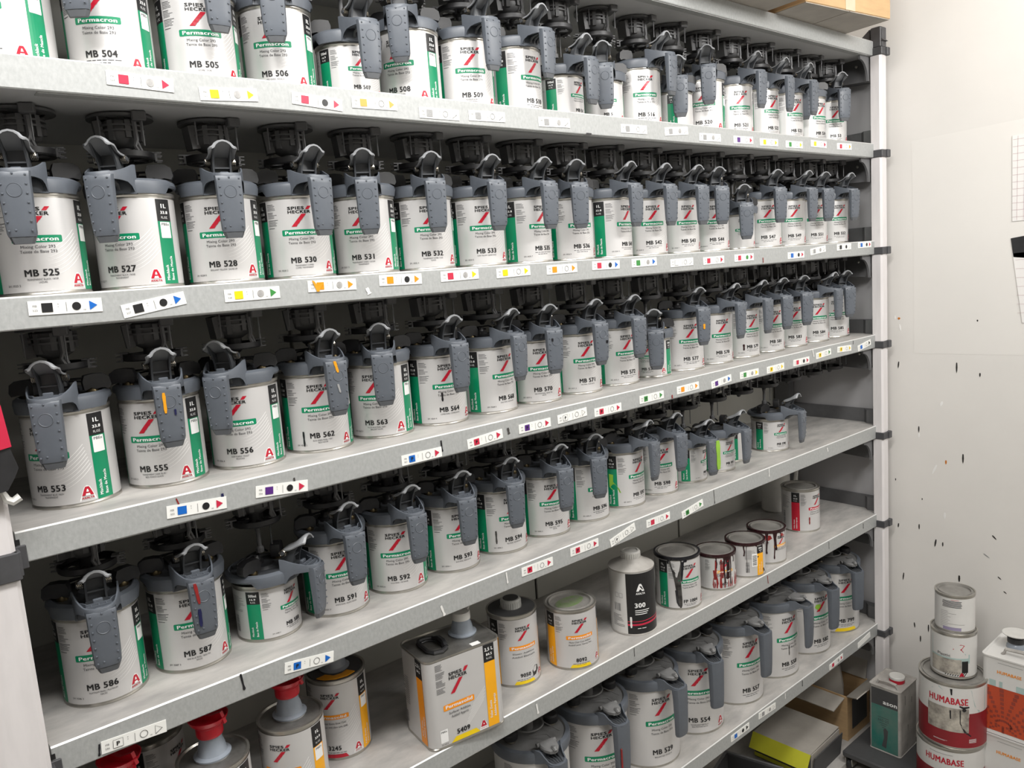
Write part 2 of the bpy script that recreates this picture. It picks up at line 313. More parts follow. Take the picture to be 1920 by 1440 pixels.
class FB:
    """flat print: pieces in (s, z), later bent round a cylinder or laid on a plane"""
    def __init__(s): s.v = []; s.f = []; s.m = []
    def _a(s, pts, faces, layer, m):
        o = len(s.v); s.v += [(p[0], p[1], layer) for p in pts]
        for q in faces: s.f.append([o + i for i in q]); s.m.append(m)
        return s
    def rect(s, s0, z0, s1, z1, layer=1, m=0, step=.004):
        n = max(1, int(abs(s1 - s0) / step + .999)); P = []; F = []
        for i in range(n + 1):
            x = s0 + (s1 - s0) * i / n; P += [(x, z0), (x, z1)]
        for i in range(n): F.append((2 * i, 2 * i + 2, 2 * i + 3, 2 * i + 1))
        return s._a(P, F, layer, m)
    def rrect(s, s0, z0, s1, z1, r, layer=1, m=0, step=.003):
        n = max(2, int((s1 - s0) / step)); xs = [s0 + r * (1 - math.cos(math.pi / 2 * k / 3)) for k in range(4)]
        xs += [s0 + r + (s1 - s0 - 2 * r) * i / n for i in range(1, n)]; xs += [s1 - (x - s0) for x in xs[:4]][::-1]
        P = []; F = []
        for x in xs:
            d = max(0, r - min(x - s0, s1 - x)); c = r - math.sqrt(max(0, r * r - d * d)) if d > 0 else 0
            P += [(x, z0 + c), (x, z1 - c)]
        for i in range(len(xs) - 1): F.append((2 * i, 2 * i + 2, 2 * i + 3, 2 * i + 1))
        return s._a(P, F, layer, m)
    def poly(s, pts, layer=1, m=0): return s._a(pts, [tuple(range(len(pts)))], layer, m)
    def strip(s, pts, w, layer=1, m=0):
        P = []; n = len(pts)
        for i, p in enumerate(pts):
            a = pts[max(i - 1, 0)]; b = pts[min(i + 1, n - 1)]; dx, dz = b[0] - a[0], b[1] - a[1]; L = math.hypot(dx, dz) or 1
            ww = (w[i] if isinstance(w, (list, tuple)) else w) / 2
            P += [(p[0] + dz / L * ww, p[1] - dx / L * ww), (p[0] - dz / L * ww, p[1] + dx / L * ww)]
        return s._a(P, [(2 * i, 2 * i + 2, 2 * i + 3, 2 * i + 1) for i in range(n - 1)], layer, m)
    def disc(s, cx, cz, r, layer=1, m=0, n=20): return s.poly([(cx + r * math.cos(2 * math.pi * i / n), cz + r * math.sin(2 * math.pi * i / n)) for i in range(n)], layer, m)
    def ring(s, pts, w, layer=1, m=0): return s.strip(pts + [pts[0], pts[1]], w, layer, m)
    def text(s, t, x, z, h, w=None, anchor='c', rot=0, layer=2, m=0):
        v, f, W = TXT[t]; kx = h if w is None else w / W; ox = {'c': -W * kx / 2, 'l': 0, 'r': -W * kx}[anchor]
        c, sn = math.cos(rot), math.sin(rot)
        for kk, (ex, ez) in enumerate(((-.05, -.015), (-.05, .015), (0, 0), (.05, .015), (.05, -.015)) if (t in BOLD and h > .0024) else ((0, 0),)):
            P = []
            for a, b in v:
                a2, b2 = (a + ex) * kx + ox, (b + ez) * h
                P.append((x + a2 * c - b2 * sn, z + a2 * sn + b2 * c))
            s._a(P, f, layer + .1 * kk, m)
        return s
    OFF = (.0, .00055, .0008, .00105)
    @staticmethod
    def off(l): return FB.OFF[int(l)] + (l - int(l)) * .0004
    def mesh(s, name, mats, R=None, y0=0.0):
        V = []
        for a, z, l in s.v:
            if R: V.append(((R + FB.off(l)) * math.sin(a / R), -(R + FB.off(l)) * math.cos(a / R), z))
            else: V.append((a, y0 - FB.off(l), z))
        me = bpy.data.meshes.new(name); me.from_pydata(V, [], s.f)
        for k in mats: me.materials.append(K[k])
        me.polygons.foreach_set('material_index', s.m)
        return me

# ------------------------------------------------------------------ the room
struct('floor', MB().box(-4.5, .3, -4, 1, -.05, 0).mesh('floor', ['floor']))
struct('ceiling', MB().box(-4.5, .3, -4, 1, 2.75, 2.80).mesh('ceiling', ['ceiling']))
wr = struct('wall_right', MB().box(.088, .2, -4, 1, 0, 2.75).mesh('wall', ['wall']))
struct('wall_left', MB().box(-4.5, -4.4, -2.9, 1, 0, 2.75).mesh('wall', ['wall_far']))
struct('wall_front', MB().box(-4.5, .2, -3.0, -2.9, 0, 2.75).mesh('wall', ['wall_far']))
struct('wall_back', MB().box(-4.5, .088, .46, .6, 0, 2.75).mesh('wall', ['wall_back']))

# marks on the right wall (thin scuffs in the paint)
def wall_patch(name, pts, k, parent=wr, th=.0006):
    return obj(name, MB().prism(pts, 'x', .0882 - th - .0002, .0882).mesh(name, [k]), parent)
for (y, z, L, w, t, k) in [(-.03, 1.215, .022, .004, .1, 'chip'), (-.196, 1.214, .032, .0045, 0, 'chip'), (-.258, 1.195, .012, .004, 0, 'chip'), (-.032, 1.357, .007, .008, 0, 'chipo'),
   (-.09, 1.019, .02, .004, 0, 'chip'), (-.215, .944, .03, .005, 0, 'chip'), (-.168, .926, .013, .005, 0, 'chipo'), (-.028, .702, .015, .004, .1, 'chip'), (-.091, .71, .018, .004, 0, 'chip'),
   (-.139, .668, .026, .005, .15, 'chip'), (-.16, .668, .014, .004, 0, 'chip'), (-.043, .537, .026, .004, .1, 'chip'), (-.207, .571, .022, .006, 0, 'chip'), (-.077, .383, .018, .004, -.1, 'chip'),
   (-.119, .385, .026, .004, 0, 'chip'), (-.095, .342, .022, .004, 0, 'chip'), (-.155, 1.103, .016, .007, .3, 'chipw'), (-.136, .90, .035, .006, .4, 'chipw'), (-.09, 1.0, .014, .005, 0, 'chipw'),
   (-.035, 1.33, .02, .004, -.2, 'chipw'), (-.02, 1.36, .012, .003, 0, 'chipw'), (-.165, .76, .02, .006, 0, 'chipw'), (-.02, .85, .008, .003, 0, 'chip'), (-.1, .8, .006, .003, 0, 'chip'),
   (-.30, .72, .016, .004, -.8, 'chip'), (-.315, .60, .012, .003, -.9, 'chip'), (-.33, .56, .01, .003, -1, 'chip'), (-.28, .66, .02, .003, -1, 'hatch'), (-.25, 1.35, .006, .004, 0, 'chip')]:
    n = 8; P = []
    for i in range(n):
        a = 2 * math.pi * i / n; ly, lz = w / 2 * math.cos(a), L / 2 * math.sin(a) * (1 + .1 * math.sin(3 * a))
        P.append((y + ly * math.cos(t) - lz * math.sin(t), z + ly * math.sin(t) + lz * math.cos(t)))
    wall_patch('scuff', P, k)
wall_patch('smooth_patch', [(-.069, 1.874), (-.40, 1.886), (-.40, 1.255), (-.076, 1.251), (-.075, 1.582)], 'sheet', th=.0003)

def pinned(name, label, cat, pts, k='paper', lines=None):
    o = tag(obj(name, MB().prism(pts, 'x', .0858, .0868).mesh(name, [k])), label, cat)
    if lines: obj('ruled_lines', lines.mesh('ruled_lines', ['paperline'], recalc=False), o)
    return o
lm = MB()
for i in range(12): lm.box(.0854, .0857, -.40, -.333, 1.63 + i * .0185, 1.6308 + i * .0185)
for i in range(4): lm.box(.0854, .0857, -.345 - i * .016, -.3443 - i * .016, 1.622, 1.842)
pinned('grid_sheet', 'narrow paper sheet with pink grid lines taped to the wall', 'paper', [(-.331, 1.844), (-.42, 1.846), (-.42, 1.62), (-.334, 1.619)], lines=lm)
pinned('black_card', 'small black square card on the wall below the grid sheet', 'card', [(-.331, 1.574), (-.39, 1.582), (-.39, 1.516), (-.338, 1.523)], 'blackpl')
lm = MB()
for i in range(7): lm.box(.0854, .0857, -.43, -.343 - .0012 * i, 1.515 - i * .024, 1.5157 - i * .024)
pinned('ruled_paper', 'torn ruled paper hanging on the wall below the black card', 'paper', [(-.336, 1.533), (-.45, 1.54), (-.45, 1.342), (-.362, 1.344)], lines=lm)

# ------------------------------------------------------------------ the rack
rack = thing('shelving_rack', 'long galvanised mixing rack with white posts and stacked shelves', 'shelving', (0, 0, 0))
LX = -2.242; RX = 0.0; DEP = .35
def shelf_mesh():
    b = MB(); c = .0019
    prof = [(c * .6, -.040), (0, -.0385), (0, -c), (c, 0), (DEP, 0), (DEP, -.040)]
    n = len(prof); V = [(LX + .004, p[0], p[1]) for p in prof] + [(RX, p[0], p[1]) for p in prof]
    F = []; ms = []
    for i in range(n):
        F.append((i, (i + 1) % n, n + (i + 1) % n, n + i)); ms.append([0, 0, 3, 1, 2, 2][i])
    F += [tuple(range(n)), tuple(range(n, 2 * n))[::-1]]; ms += [0, 0]
    b.v = V; b.f = [list(f) for f in F]; b.m = ms
    b.box(RX - .0005, .048, .012, DEP, -.040, 0, 1); b.box(LX - .05, LX + .0045, .012, DEP, -.040, 0, 1)
    return b.mesh('shelf', ['galv', 'shelftop', 'under', 'galvedge'])
SM = shelf_mesh()
shelves = {}
for k in 'ABCDEFG': shelves[k] = obj('shelf', SM, rack, (0, 0, SHELF[k]))
fl = MB().prism([(.004, -.0415), (.004, -.040), (.022, -.040), (.022, -.0415)], 'x', LX + .1, -.03).mesh('return_flange', ['galv'])
for k in 'ABCDEFG': obj('return_flange', fl, shelves[k])
base = obj('base_plate', MB().box(LX, RX + .04, 0, DEP, 0, .02).mesh('base_plate', ['shelftop']), rack)
# posts
pr = [(0.0, -.017), (.005, -.022), (.032, -.022), (.037, -.017), (.037, .006), (.0, .008)]
obj('post', MB().prism(pr, 'z', 0, SHELF['A'] - .03).mesh('post', ['post']), rack)
pl = [(LX, -.017), (LX - .005, -.022), (LX - .10, -.022), (LX - .10, .02), (LX, .02)]
obj('post', MB().prism(pl, 'z', 0, SHELF['A'] + .02).mesh('post', ['post']), rack)
for x0 in (.0, -2.30):
    obj('post', MB().box(x0, x0 + .035, DEP - .06, DEP - .01, 0, 2.2).mesh('post', ['gusset']), rack)
cm = MB().cbox(-.003, .026, -.026, .010, -.041, -.020, .0015); cm.cbox(.024, .043, -.030, .006, -.0415, -.0195, .0015)
cm = cm.mesh('post_clamp', ['clamp'])
cl = MB().cbox(LX - .11, LX + .002, -.027, -.018, -.052, -.018, .0015); cl.cbox(LX - .004, LX + .013, -.0045, -.0005, -.046, -.017, .001); cl.cbox(LX - .003, LX + .004, -.026, 0, -.048, -.018, .001)
cl = cl.mesh('post_clamp', ['clamp'])
slot = MB().box(LX + .001, LX + .0075, -.0006, .0005, -.0165, -.0095).mesh('slot', ['black'])
for k in 'ABCDEFG':
    obj('post_clamp', cm, rack, (0, 0, SHELF[k])); obj('post_clamp', cl, rack, (0, 0, SHELF[k])); obj('slot', slot, shelves[k])
fin = MB().cbox(.0, .036, -.022, .008, -.02, .036, .002); fin.cbox(.008, .026, -.024, -.020, -.02, .03, .001); fin.prism([(-.03, -.004), (.0, -.004), (.0, .036), (-.008, .034), (-.013, .012)], 'x', .002, .03)
fin.prism([(.01, -.005), (.06, -.005), (.05, .004), (.012, .034)], 'x', .004, .03)
obj('post_cap', fin.mesh('post_cap', ['clamp']), rack, (0, 0, SHELF['A']))
# end panel, back panel, brackets
obj('end_panel', MB().box(.051, .055, .004, DEP, .05, SHELF['A']).mesh('end_panel', ['endpanel']), rack)
for i in range(4):
    x0 = -2.28 + i * .583
    obj('back_panel', MB().box(x0 + .003, x0 + .578, DEP + .001, DEP + .006, .05, SHELF['A']).mesh('back_panel', ['backpanel']), rack)
obj('end_panel', MB().box(-2.30, -2.296, .02, DEP, .05, SHELF['A']).mesh('end_panel', ['backpanel']), rack)
rail = MB().prism([(.0495, .010), (.030, .010), (.0225, .016), (.0225, .040), (.040, .055), (.044, .14), (.040, .25), (.030, .30), (.0495, .30)], 'z', 0, .042)
rail.box(.024, .03, .012, .02, .042, .055); rail = rail.mesh('corner_bracket', ['bracket'])
a = [(-.052, 0), (0, 0), (0, -.066)] + [(-.012 - .040 * math.sin(t * math.pi / 12), -.066 + .052 * (1 - math.cos(t * math.pi / 12))) for t in range(0, 7)]
a = [(-.055, 0), (.0, 0), (.0, -.068), (-.006, -.068)] + [(-.006 - .046 * (1 - math.cos(t * math.pi / 14)) , -.068 + .056 * math.sin(t * math.pi / 14)) for t in range(1, 8)]
gus = MB().prism(a, 'y', .012, .018).mesh('gusset', ['gusset'])
und = MB().prism([(.02, 0), (.26, 0), (.24, -.05), (.10, -.062), (.03, -.066)], 'x', .004, .0495)
und = und.mesh('under_bracket', ['bracket'])
bolt = MB().lathe([(.004, 0), (.004, .003), (.002, .0045)], 8, 0, Matrix.Rotation(-math.pi / 2, 4, 'Y')).mesh('bolt', ['tin'])
for k in 'ABCDEFG':
    if k != 'A': obj('corner_bracket', rail, rack, (0, 0, SHELF[k]))
    obj('gusset', gus, rack, (.0, 0, SHELF[k] - .040)); u = obj('under_bracket', und, rack, (0, 0, SHELF[k] - .040))
    obj('bolt', bolt, u, (.003, .05, -.02)); obj('bolt', bolt, u, (.003, .15, -.03))
lrail = MB().prism([(-2.2955, .015), (-2.28, .015), (-2.265, .10), (-2.268, .25), (-2.2955, .30)], 'z', 0, .042).mesh('corner_bracket', ['bracket'])
lgus = MB().prism([(.02, 0), (.22, 0), (.12, -.03), (.05, -.08), (.02, -.12)], 'x', -2.294, -2.26).mesh('under_bracket', ['bracket'])
for k in 'BCDEF': obj('corner_bracket', lrail, rack, (0, 0, SHELF[k])); obj('under_bracket', lgus, rack, (0, 0, SHELF[k] - .04))

# paint runs on the lips
def drip(k, x, dz0, L, w, mk, lean=0.0, blob=.6):
    b = FB(); pts = [(x + lean * t, dz0 - L * t) for t in (0, .35, .7, .93, 1)]
    b.strip(pts, [w * .7, w * .8, w * blob, w * 1.1, w * .6], 2)
    obj('paint_run', b.mesh('paint_run', [mk], y0=-.0002), shelves[k])
for a in [('E', -1.995, 0, .026, .004, 'drip_black', .003), ('E', -2.185, -.02, .016, .003, 'drip_black', -.002), ('E', -1.995 + .08, -.022, .006, .007, 'drip_white', 0), ('D', -2.05, -.004, .024, .0025, 'drip_red', .007),
          ('D', -2.0 + .012, -.012, .016, .005, 'drip_navy', 0), ('D', -1.61, -.010, .02, .004, 'drip_black', .001), ('D', -2.01 + .13, -.014, .02, .004, 'drip_grey', 0), ('D', -.98, -.03, .008, .005, 'drip_red', 0),
          ('D', -1.46, -.016, .012, .006, 'drip_grey', .002), ('D', -.37, -.002, .02, .005, 'drip_white', .006), ('E', -1.64, -.018, .02, .0055, 'drip_white', .006), ('E', -1.49, -.004, .022, .004, 'drip_white', .002),
          ('E', -.84, -.001, .036, .002, 'drip_black', .003), ('E', -.60, 0, .024, .0045, 'drip_white', .001), ('F', -1.44, -.008, .022, .005, 'drip_white', .003), ('F', -.62, -.005, .022, .003, 'drip_red', .002),
          ('F', -1.15, -.003, .02, .002, 'drip_grey', 0), ('G', -.55, -.004, .016, .0045, 'drip_white', 0), ('G', -.46, -.003, .018, .003, 'drip_black', 0), ('B', -1.20, -.037, .003, .02, 'drip_black', 0),
          ('C', -1.725, -.022, .01, .008, 'drip_white', .004), ('C', -.60, -.024, .012, .004, 'drip_red', .001), ('E', -.30, -.008, .012, .006, 'drip_white', .004), ('F', -.30, -.004, .022, .002, 'drip_black', .001), ('D', -.14, -.003, .01, .003, 'drip_black', 0), ('F', -.09, -.006, .016, .003, 'drip_black', 0)]:
    drip(*a)
fb = FB(); fb.poly([(-1.818, -.0045), (-1.814, -.006), (-1.809, -.014), (-1.801, -.009), (-1.80, -.011), (-1.808, -.022), (-1.811, -.022)], 3)
obj('ochre_smear', fb.mesh('ochre_smear', ['drip_orange'], y0=-.0016), shelves['C'])

# ------------------------------------------------------------------ shelf tags
ORD2 = 'first second third fourth fifth sixth seventh eighth ninth tenth eleventh twelfth thirteenth fourteenth fifteenth sixteenth seventeenth eighteenth'.split()
TAGN = {}
def tag_parts(t):
    k, num, x, dz, ang, sq, dot, tri = t
    TAGN[k] = TAGN.get(k, -1) + 1; nth = ORD2[TAGN[k]]; lip = {'B': 'top', 'C': 'second', 'D': 'third', 'E': 'fourth', 'G': 'lowest'}[k]
    d = {'tagred': 'red', 'tgreen': 'green', 'hatch': 'grey hatched', 'tag': 'white', 'black': 'black', 'blue': 'blue', 'yellow': 'yellow', 'orange': 'orange', 'purple': 'purple', 'amber': 'amber'}
    P = sq.endswith('P'); sq = sq[:-1] if P else sq
    dn = {'m': 'silver dot', 'k': 'black dot', 'o': 'hollow ring', 'g': 'green dot', '': ''}[dot]
    lab = 'white tag%s, %s from left on %s lip, %s square%s, %s triangle' % ((' ' + num) if len(num) == 3 else '', nth, lip, d[sq], ' lettered P' if P else '', d[tri])
    if not num: lab = 'blank white tag peeling at the right end of the lowest lip'
    o = tag(obj('shelf_tag', TAGM, None, (x, -.0002, SHELF[k] + dz), rot=(0, -math.radians(ang), 0)), lab, 'shelf tag', 'shelf tags on the galvanised lips')
    if not num: return
    f = FB(); f.text('MB', -.0335, .0012, .0024, anchor='c', layer=2); f.text(num, -.0335, -.0040, .0024, anchor='c', layer=2)
    obj('code_lettering', f.mesh('code_lettering', ['ink'], y0=-.0012), o)
    key = ('sq', sq, P)
    if key not in TM:
        f = FB(); f.rect(-.0265, -.0055, -.0145, .0055, 1, 0)
        if sq == 'tag': f.ring([(-.0265, -.0055), (-.0145, -.0055), (-.0145, .0055), (-.0265, .0055)], .0005, 2, 1)
        if P: f.text('P', -.0205, -.0028, .0056, layer=3, m=1)
        TM[key] = f.mesh('colour_square', [sq, 'black'], y0=-.0012)
    obj('colour_square', TM[key], o)
    obj('marks', TM['marks'], o)
    if dot not in TM:
        f = FB()
        if dot == 'o': f.ring([(.0115 + .0048 * math.cos(i * math.pi / 10), .0048 * math.sin(i * math.pi / 10)) for i in range(20)], .0007, 1)
        else: f.disc(.0115, 0, .0050, 1)
        TM[dot] = f.mesh('dot', [{'o': 'line', 'm': 'metaldot', 'k': 'black', 'g': 'tgreen'}[dot]], y0=-.0012)
    obj('dot', TM[dot], o)
    key = ('tri', tri)
    if key not in TM:
        f = FB(); T3 = [(.026, -.0058), (.0350, 0), (.026, .0058)]
        if tri in ('tag', 'hatch'): f.ring(T3, .0008, 1)
        else: f.poly(T3, 1)
        TM[key] = f.mesh('triangle', ['line' if tri == 'tag' else tri], y0=-.0012)
    obj('triangle', TM[key], o)
TM = {}
TAGM = MB().box(-.0405, .0405, -.0011, 0, -.0085, .0085).mesh('shelf_tag', ['tag'])
f = FB(); f.rect(.0, -.006, .0005, .0055, 1); f.text('x', -.0085, .003, .0022, layer=1); f.text('MP', .0205, -.0058, .0016, layer=1); f.text('x', -.0085, 0, .0018, layer=1)
TM['marks'] = f.mesh('marks', ['line'], y0=-.0012)
for t in TAGS: tag_parts(t)

# ------------------------------------------------------------------ tins
TINS = {}
def tin_mesh(R, H, lidless=False, seg=40):
    key = (R, H, lidless)
    if key not in TINS:
        b = MB(); p = [(R - .005, .002), (R - .003, 0), (R + .0008, 0), (R + .0012, .002), (R, .0045), (R, H - .006), (R + .0016, H - .004), (R + .0016, H), (R - .002, H)]
        if lidless: p += [(R - .003, H - .003), (R - .007, H - .003), (R - .008, H), (R - .0095, H), (R - .0105, H - .005), (R - .016, H - .0055)]
        else: p += [(R - .003, H - .006)]
        b.lathe(p, seg)
        TINS[key] = b.mesh('body', ['tin', 'tinlid'])
        for pg in TINS[key].polygons:
            if pg.center.z > H - .0062 and lidless and math.hypot(pg.center.x, pg.center.y) < R - .0005: pg.material_index = 1
    return TINS[key]
def label_mesh(R, z0, z1, mk='label', seg=48):
    return MB().lathe([(R + .0003, z0), (R + .0003, z1)], seg, cap0=False, cap1=False).mesh('label', [mk])

PRINT = {}
def print_set(R, H, col, name, cap1, cap2, vol, ml, kt, vert=True, size='L'):
    """the printed elements every tin of one kind shares"""
    key = (R, H, col, name, cap1, vol)
    if key in PRINT: return PRINT[key]
    L0, L1 = .005, H - .009; kz = (L1 - L0) / .116; kx = R / .054
    Z = lambda z: L0 + (z - .005) * kz
    D = {}
    f = FB(); zb = Z(.1005); h = .0043 * kt
    f.text('HECKER', -.017 * kt, zb, h, .034 * kt, 'l'); f.text('SPIES', -.017 * kt, zb + 1.32 * h, h, .0245 * kt, 'l')
    D['brand_lettering'] = f.mesh('brand_lettering', ['black'], R)
    f = FB(); a = zb + 1.32 * h
    f.poly([(.0095 * kt, a), (.0150 * kt, a), (.0192 * kt, a + 1.15 * h), (.0135 * kt, a + 1.15 * h)], 2)
    t0, t1 = zb - .0013 * kt, zb - .0205 * kt
    for i in range(4):
        u0, u1 = i / 4, (i + 1) / 4
        q = lambda u, e: ((.0032 + (-.0135 - .0032) * u + e) * kt, t0 + (t1 - t0) * u)
        f.poly([q(u0, 0), q(u1, 0), q(u1, .0075), q(u0, .0068)], 2)
    D['red_slash'] = f.mesh('red_slash', ['red'], R)
    zc = Z(.071); hw = .029 * kt * (1.12 if name == 'Permasolid' else 1)
    f = FB(); f.rrect(-hw, zc - .0045 * kt, hw, zc + .0045 * kt, .0015 * kt, 1, 0); f.text(name, 0, zc - .0026 * kt, .0050 * kt, hw * 1.66, 'c', 0, 2, 1)
    D['name_band'] = f.mesh('name_band', [col, 'white'], R)
    if cap1:
        f = FB(); wc = .0385 * kt if name == 'Permacron' else .052 * kt
        f.text(cap1, 0, Z(.0595), .0036 * kt, wc); f.text(cap2, 0, Z(.0535), .0036 * kt, wc * 1.08)
        D['caption_lettering'] = f.mesh('caption_lettering', ['ink'], R)
    # maker badge
    f = FB(); c = .0435 * kx; zb2 = L0 + .0018; k = kt
    f.poly([(c - .0105 * k, zb2), (c + .0105 * k, zb2), (c + .006 * k, zb2 + .013 * k), (c + .0035 * k, zb2 + .0185 * k), (c, zb2 + .0205 * k), (c - .0035 * k, zb2 + .0185 * k), (c - .006 * k, zb2 + .013 * k)], 1, 0)
    f.poly([(c - .0072 * k, zb2 + .0065 * k), (c + .0072 * k, zb2 + .0065 * k), (c + .0040 * k, zb2 + .0150 * k), (c + .0022 * k, zb2 + .0185 * k), (c - .0022 * k, zb2 + .0185 * k), (c - .0040 * k, zb2 + .0150 * k)], 2, 1)
    f.poly([(c - .0016 * k, zb2 + .0115 * k), (c + .0016 * k, zb2 + .0115 * k), (c + .0006 * k, zb2 + .0152 * k), (c - .0006 * k, zb2 + .0152 * k)], 3, 0)
    f.poly([(c - .0032 * k, zb2 + .0065 * k), (c + .0032 * k, zb2 + .0065 * k), (c + .0022 * k, zb2 + .0095 * k), (c - .0022 * k, zb2 + .0095 * k)], 3, 0)
    f.text('AXALTA', c, zb2 + .0022 * k, .0026 * k, .0150 * k, 'c', 0, 2, 1)
    D['maker_badge'] = f.mesh('maker_badge', ['white', 'red'], R)
    for sgn in (-1, 1):
        s0, s1 = sgn * .0555 * kx, sgn * .079 * kx; sc_ = (s0 + s1) / 2; zt = L1 - .030 * kz
        f = FB(); f.rect(min(s0, s1), L0, max(s0, s1), zt, 1, 0)
        if vert:
            f.text('Mischlack', sc_ - .004 * kx, L0 + .005, .0042 * kt, .021 * kt, 'l', math.pi / 2, 2, 1); f.text('Base de Mezcla', sc_ + .004 * kx, L0 + .005, .0042 * kt, .033 * kt, 'l', math.pi / 2, 2, 1)
        else:
            f.text('Fuller Zusatz', sc_ - .003, L0 + .006, .0035 * kt, .030 * kt, 'l', math.pi / 2, 2, 1); f.text('Additive Aparejo', sc_ + .004, L0 + .006, .0035 * kt, .038 * kt, 'l', math.pi / 2, 2, 1)
        D['side_band' + ('' if sgn < 0 else '#')] = f.mesh('side_band', [col if col != 'orange' else 'amber', 'white'], R)
        f = FB(); f.rect(min(s0, s1), zt, max(s0, s1), L1, 1, 0)
        f.text(vol, sc_, L1 - .012 * kz, .0068 * kt * .8, (.008 if len(vol) < 3 else .017) * kt, 'c', 0, 2, 1); f.text(ml, sc_, L1 - .020 * kz, .0038 * kt, .012 * kt, 'c', 0, 2, 1); f.text('FL.OZ.', sc_, L1 - .0265 * kz, .003 * kt, .011 * kt, 'c', 0, 2, 1)
        if sgn > 0 and size == 'L':
            f.rrect(sc_ - .0085, zt - .023, sc_ + .0085, zt - .001, .001, 2, 1); f.text('PBEx', sc_, zt - .006, .0036, .013, 'c', 0, 3, 0)
        D['volume_panel' + ('' if sgn < 0 else '#')] = f.mesh('volume_panel', ['black', 'white'], R)
    rnd = random.Random(3); f = FB(); z = L1 - .006 * kz; s0 = -.0525 * kx
    for i in range(19):
        if i % 6 == 5: z -= .0019 * kt; continue
        f.rect(s0, z, s0 + (.010 + .0085 * rnd.random()) * kt, z + .00075 * kt, 1, 1 if i % 6 == 0 else 0, .005); z -= .0020 * kt
    D['fine_print'] = f.mesh('fine_print', ['finetext', 'ink'], R)
    f = FB()
    for j in range(8):
        zz = Z(.030 + j * .0045); pts = [((.012 - .001 * j + (.053 - .012) * t / 8) * kx, zz + .026 * kz * (t / 8) ** 1.7 - .005) for t in range(9)]
        f.strip(pts, [.0002 + .0008 * t / 8 for t in range(9)], 1)
    D['wave_lines'] = f.mesh('wave_lines', ['wave'], R)
    f = FB(); rnd = random.Random(5); s0 = -.112 * kx
    for i in range(14): f.rect(s0, Z(.02) + i * .0030 * kz, s0 + .010 * kx, Z(.02) + i * .0030 * kz + (.0008 + .0012 * rnd.random()) * kz, 1)
    for i in range(12): f.rect(s0 - .002, Z(.072) + i * .0032 * kz, s0 + (.014 + .016 * rnd.random()) * kx, Z(.0728) + i * .0032 * kz, 1)
    D['barcode'] = f.mesh('barcode', ['finetext'], R)
    D['Z'] = Z; D['L'] = (L0, L1)
    PRINT[key] = D
    return D
LABELM = {}
def dress(can, R, H, az, D, num, kt, code=None, sub=None, prefix='MB ', numz=.0245, mk='label', badge=True, bar=None, waves=True):
    """label part with its print as sub-parts"""
    kk = (R, H, mk)
    if kk not in LABELM: LABELM[kk] = label_mesh(R, .005, H - .008, mk)
    lb = obj('label', LABELM[kk], can, rz=math.radians(az))
    for n, me in D.items():
        if n in ('Z', 'L'): continue
        if n == 'maker_badge' and not badge: continue
        if n == 'wave_lines' and not waves: continue
        obj(n.rstrip('#'), me, lb)
    Z = D['Z']
    if num:
        f = FB(); t = prefix + num; w = TXT[t][2]
        f.text(t, .0, Z(numz), .0083 * kt, .0083 * kt * w * .98)
        obj('number_lettering', f.mesh('number_lettering', ['black'], R), lb)
        f = FB()
        if sub:
            for i, q in enumerate(sub.split('|')): f.text(q, .0, Z(numz - .0052) - i * .0036 * kt, .0023 * kt, min(.050, .0023 * .78 * TXT[q][2]) * kt)
        else:
            rnd = random.Random(num)
            for i in range(2):
                s = -.020 + .006 * i
                while s < .018 - .008 * i:
                    w = .003 + .005 * rnd.random(); f.rect(s * kt, Z(numz - .0045) - i * .0034 * kt, (s + w) * kt, Z(numz - .0045) - i * .0034 * kt + .0009 * kt, 1); s += w + .0012
        obj('colour_name', f.mesh('colour_name', ['ink'], R), lb)
        c = '291 0%s %d' % (num, int(num) % 8) if num.isdigit() else ''
        if c in TXT and prefix == 'MB ':
            f = FB(); f.text(c, -.0345 * R / .054, Z(.0125), .0025 * kt, .017 * kt); obj('item_code', f.mesh('item_code', ['black'], R), lb)
    if bar:
        f = FB(); pts = [(-.024 + .048 * i / 12, D['L'][0] + .0008) for i in range(13)]
        P = [(-.026 * kt, D['L'][0])]; top = .0075 * kt
        f.rect(-.022 * kt, D['L'][0], .020 * kt, D['L'][0] + top, 1); f.poly([(-.027 * kt, D['L'][0]), (-.022 * kt, D['L'][0]), (-.022 * kt, D['L'][0] + top)], 1); f.poly([(.020 * kt, D['L'][0]), (.025 * kt, D['L'][0]), (.020 * kt, D['L'][0] + top)], 1)
        obj('code_bar', f.mesh('code_bar', [bar], R), lb)
    return lb

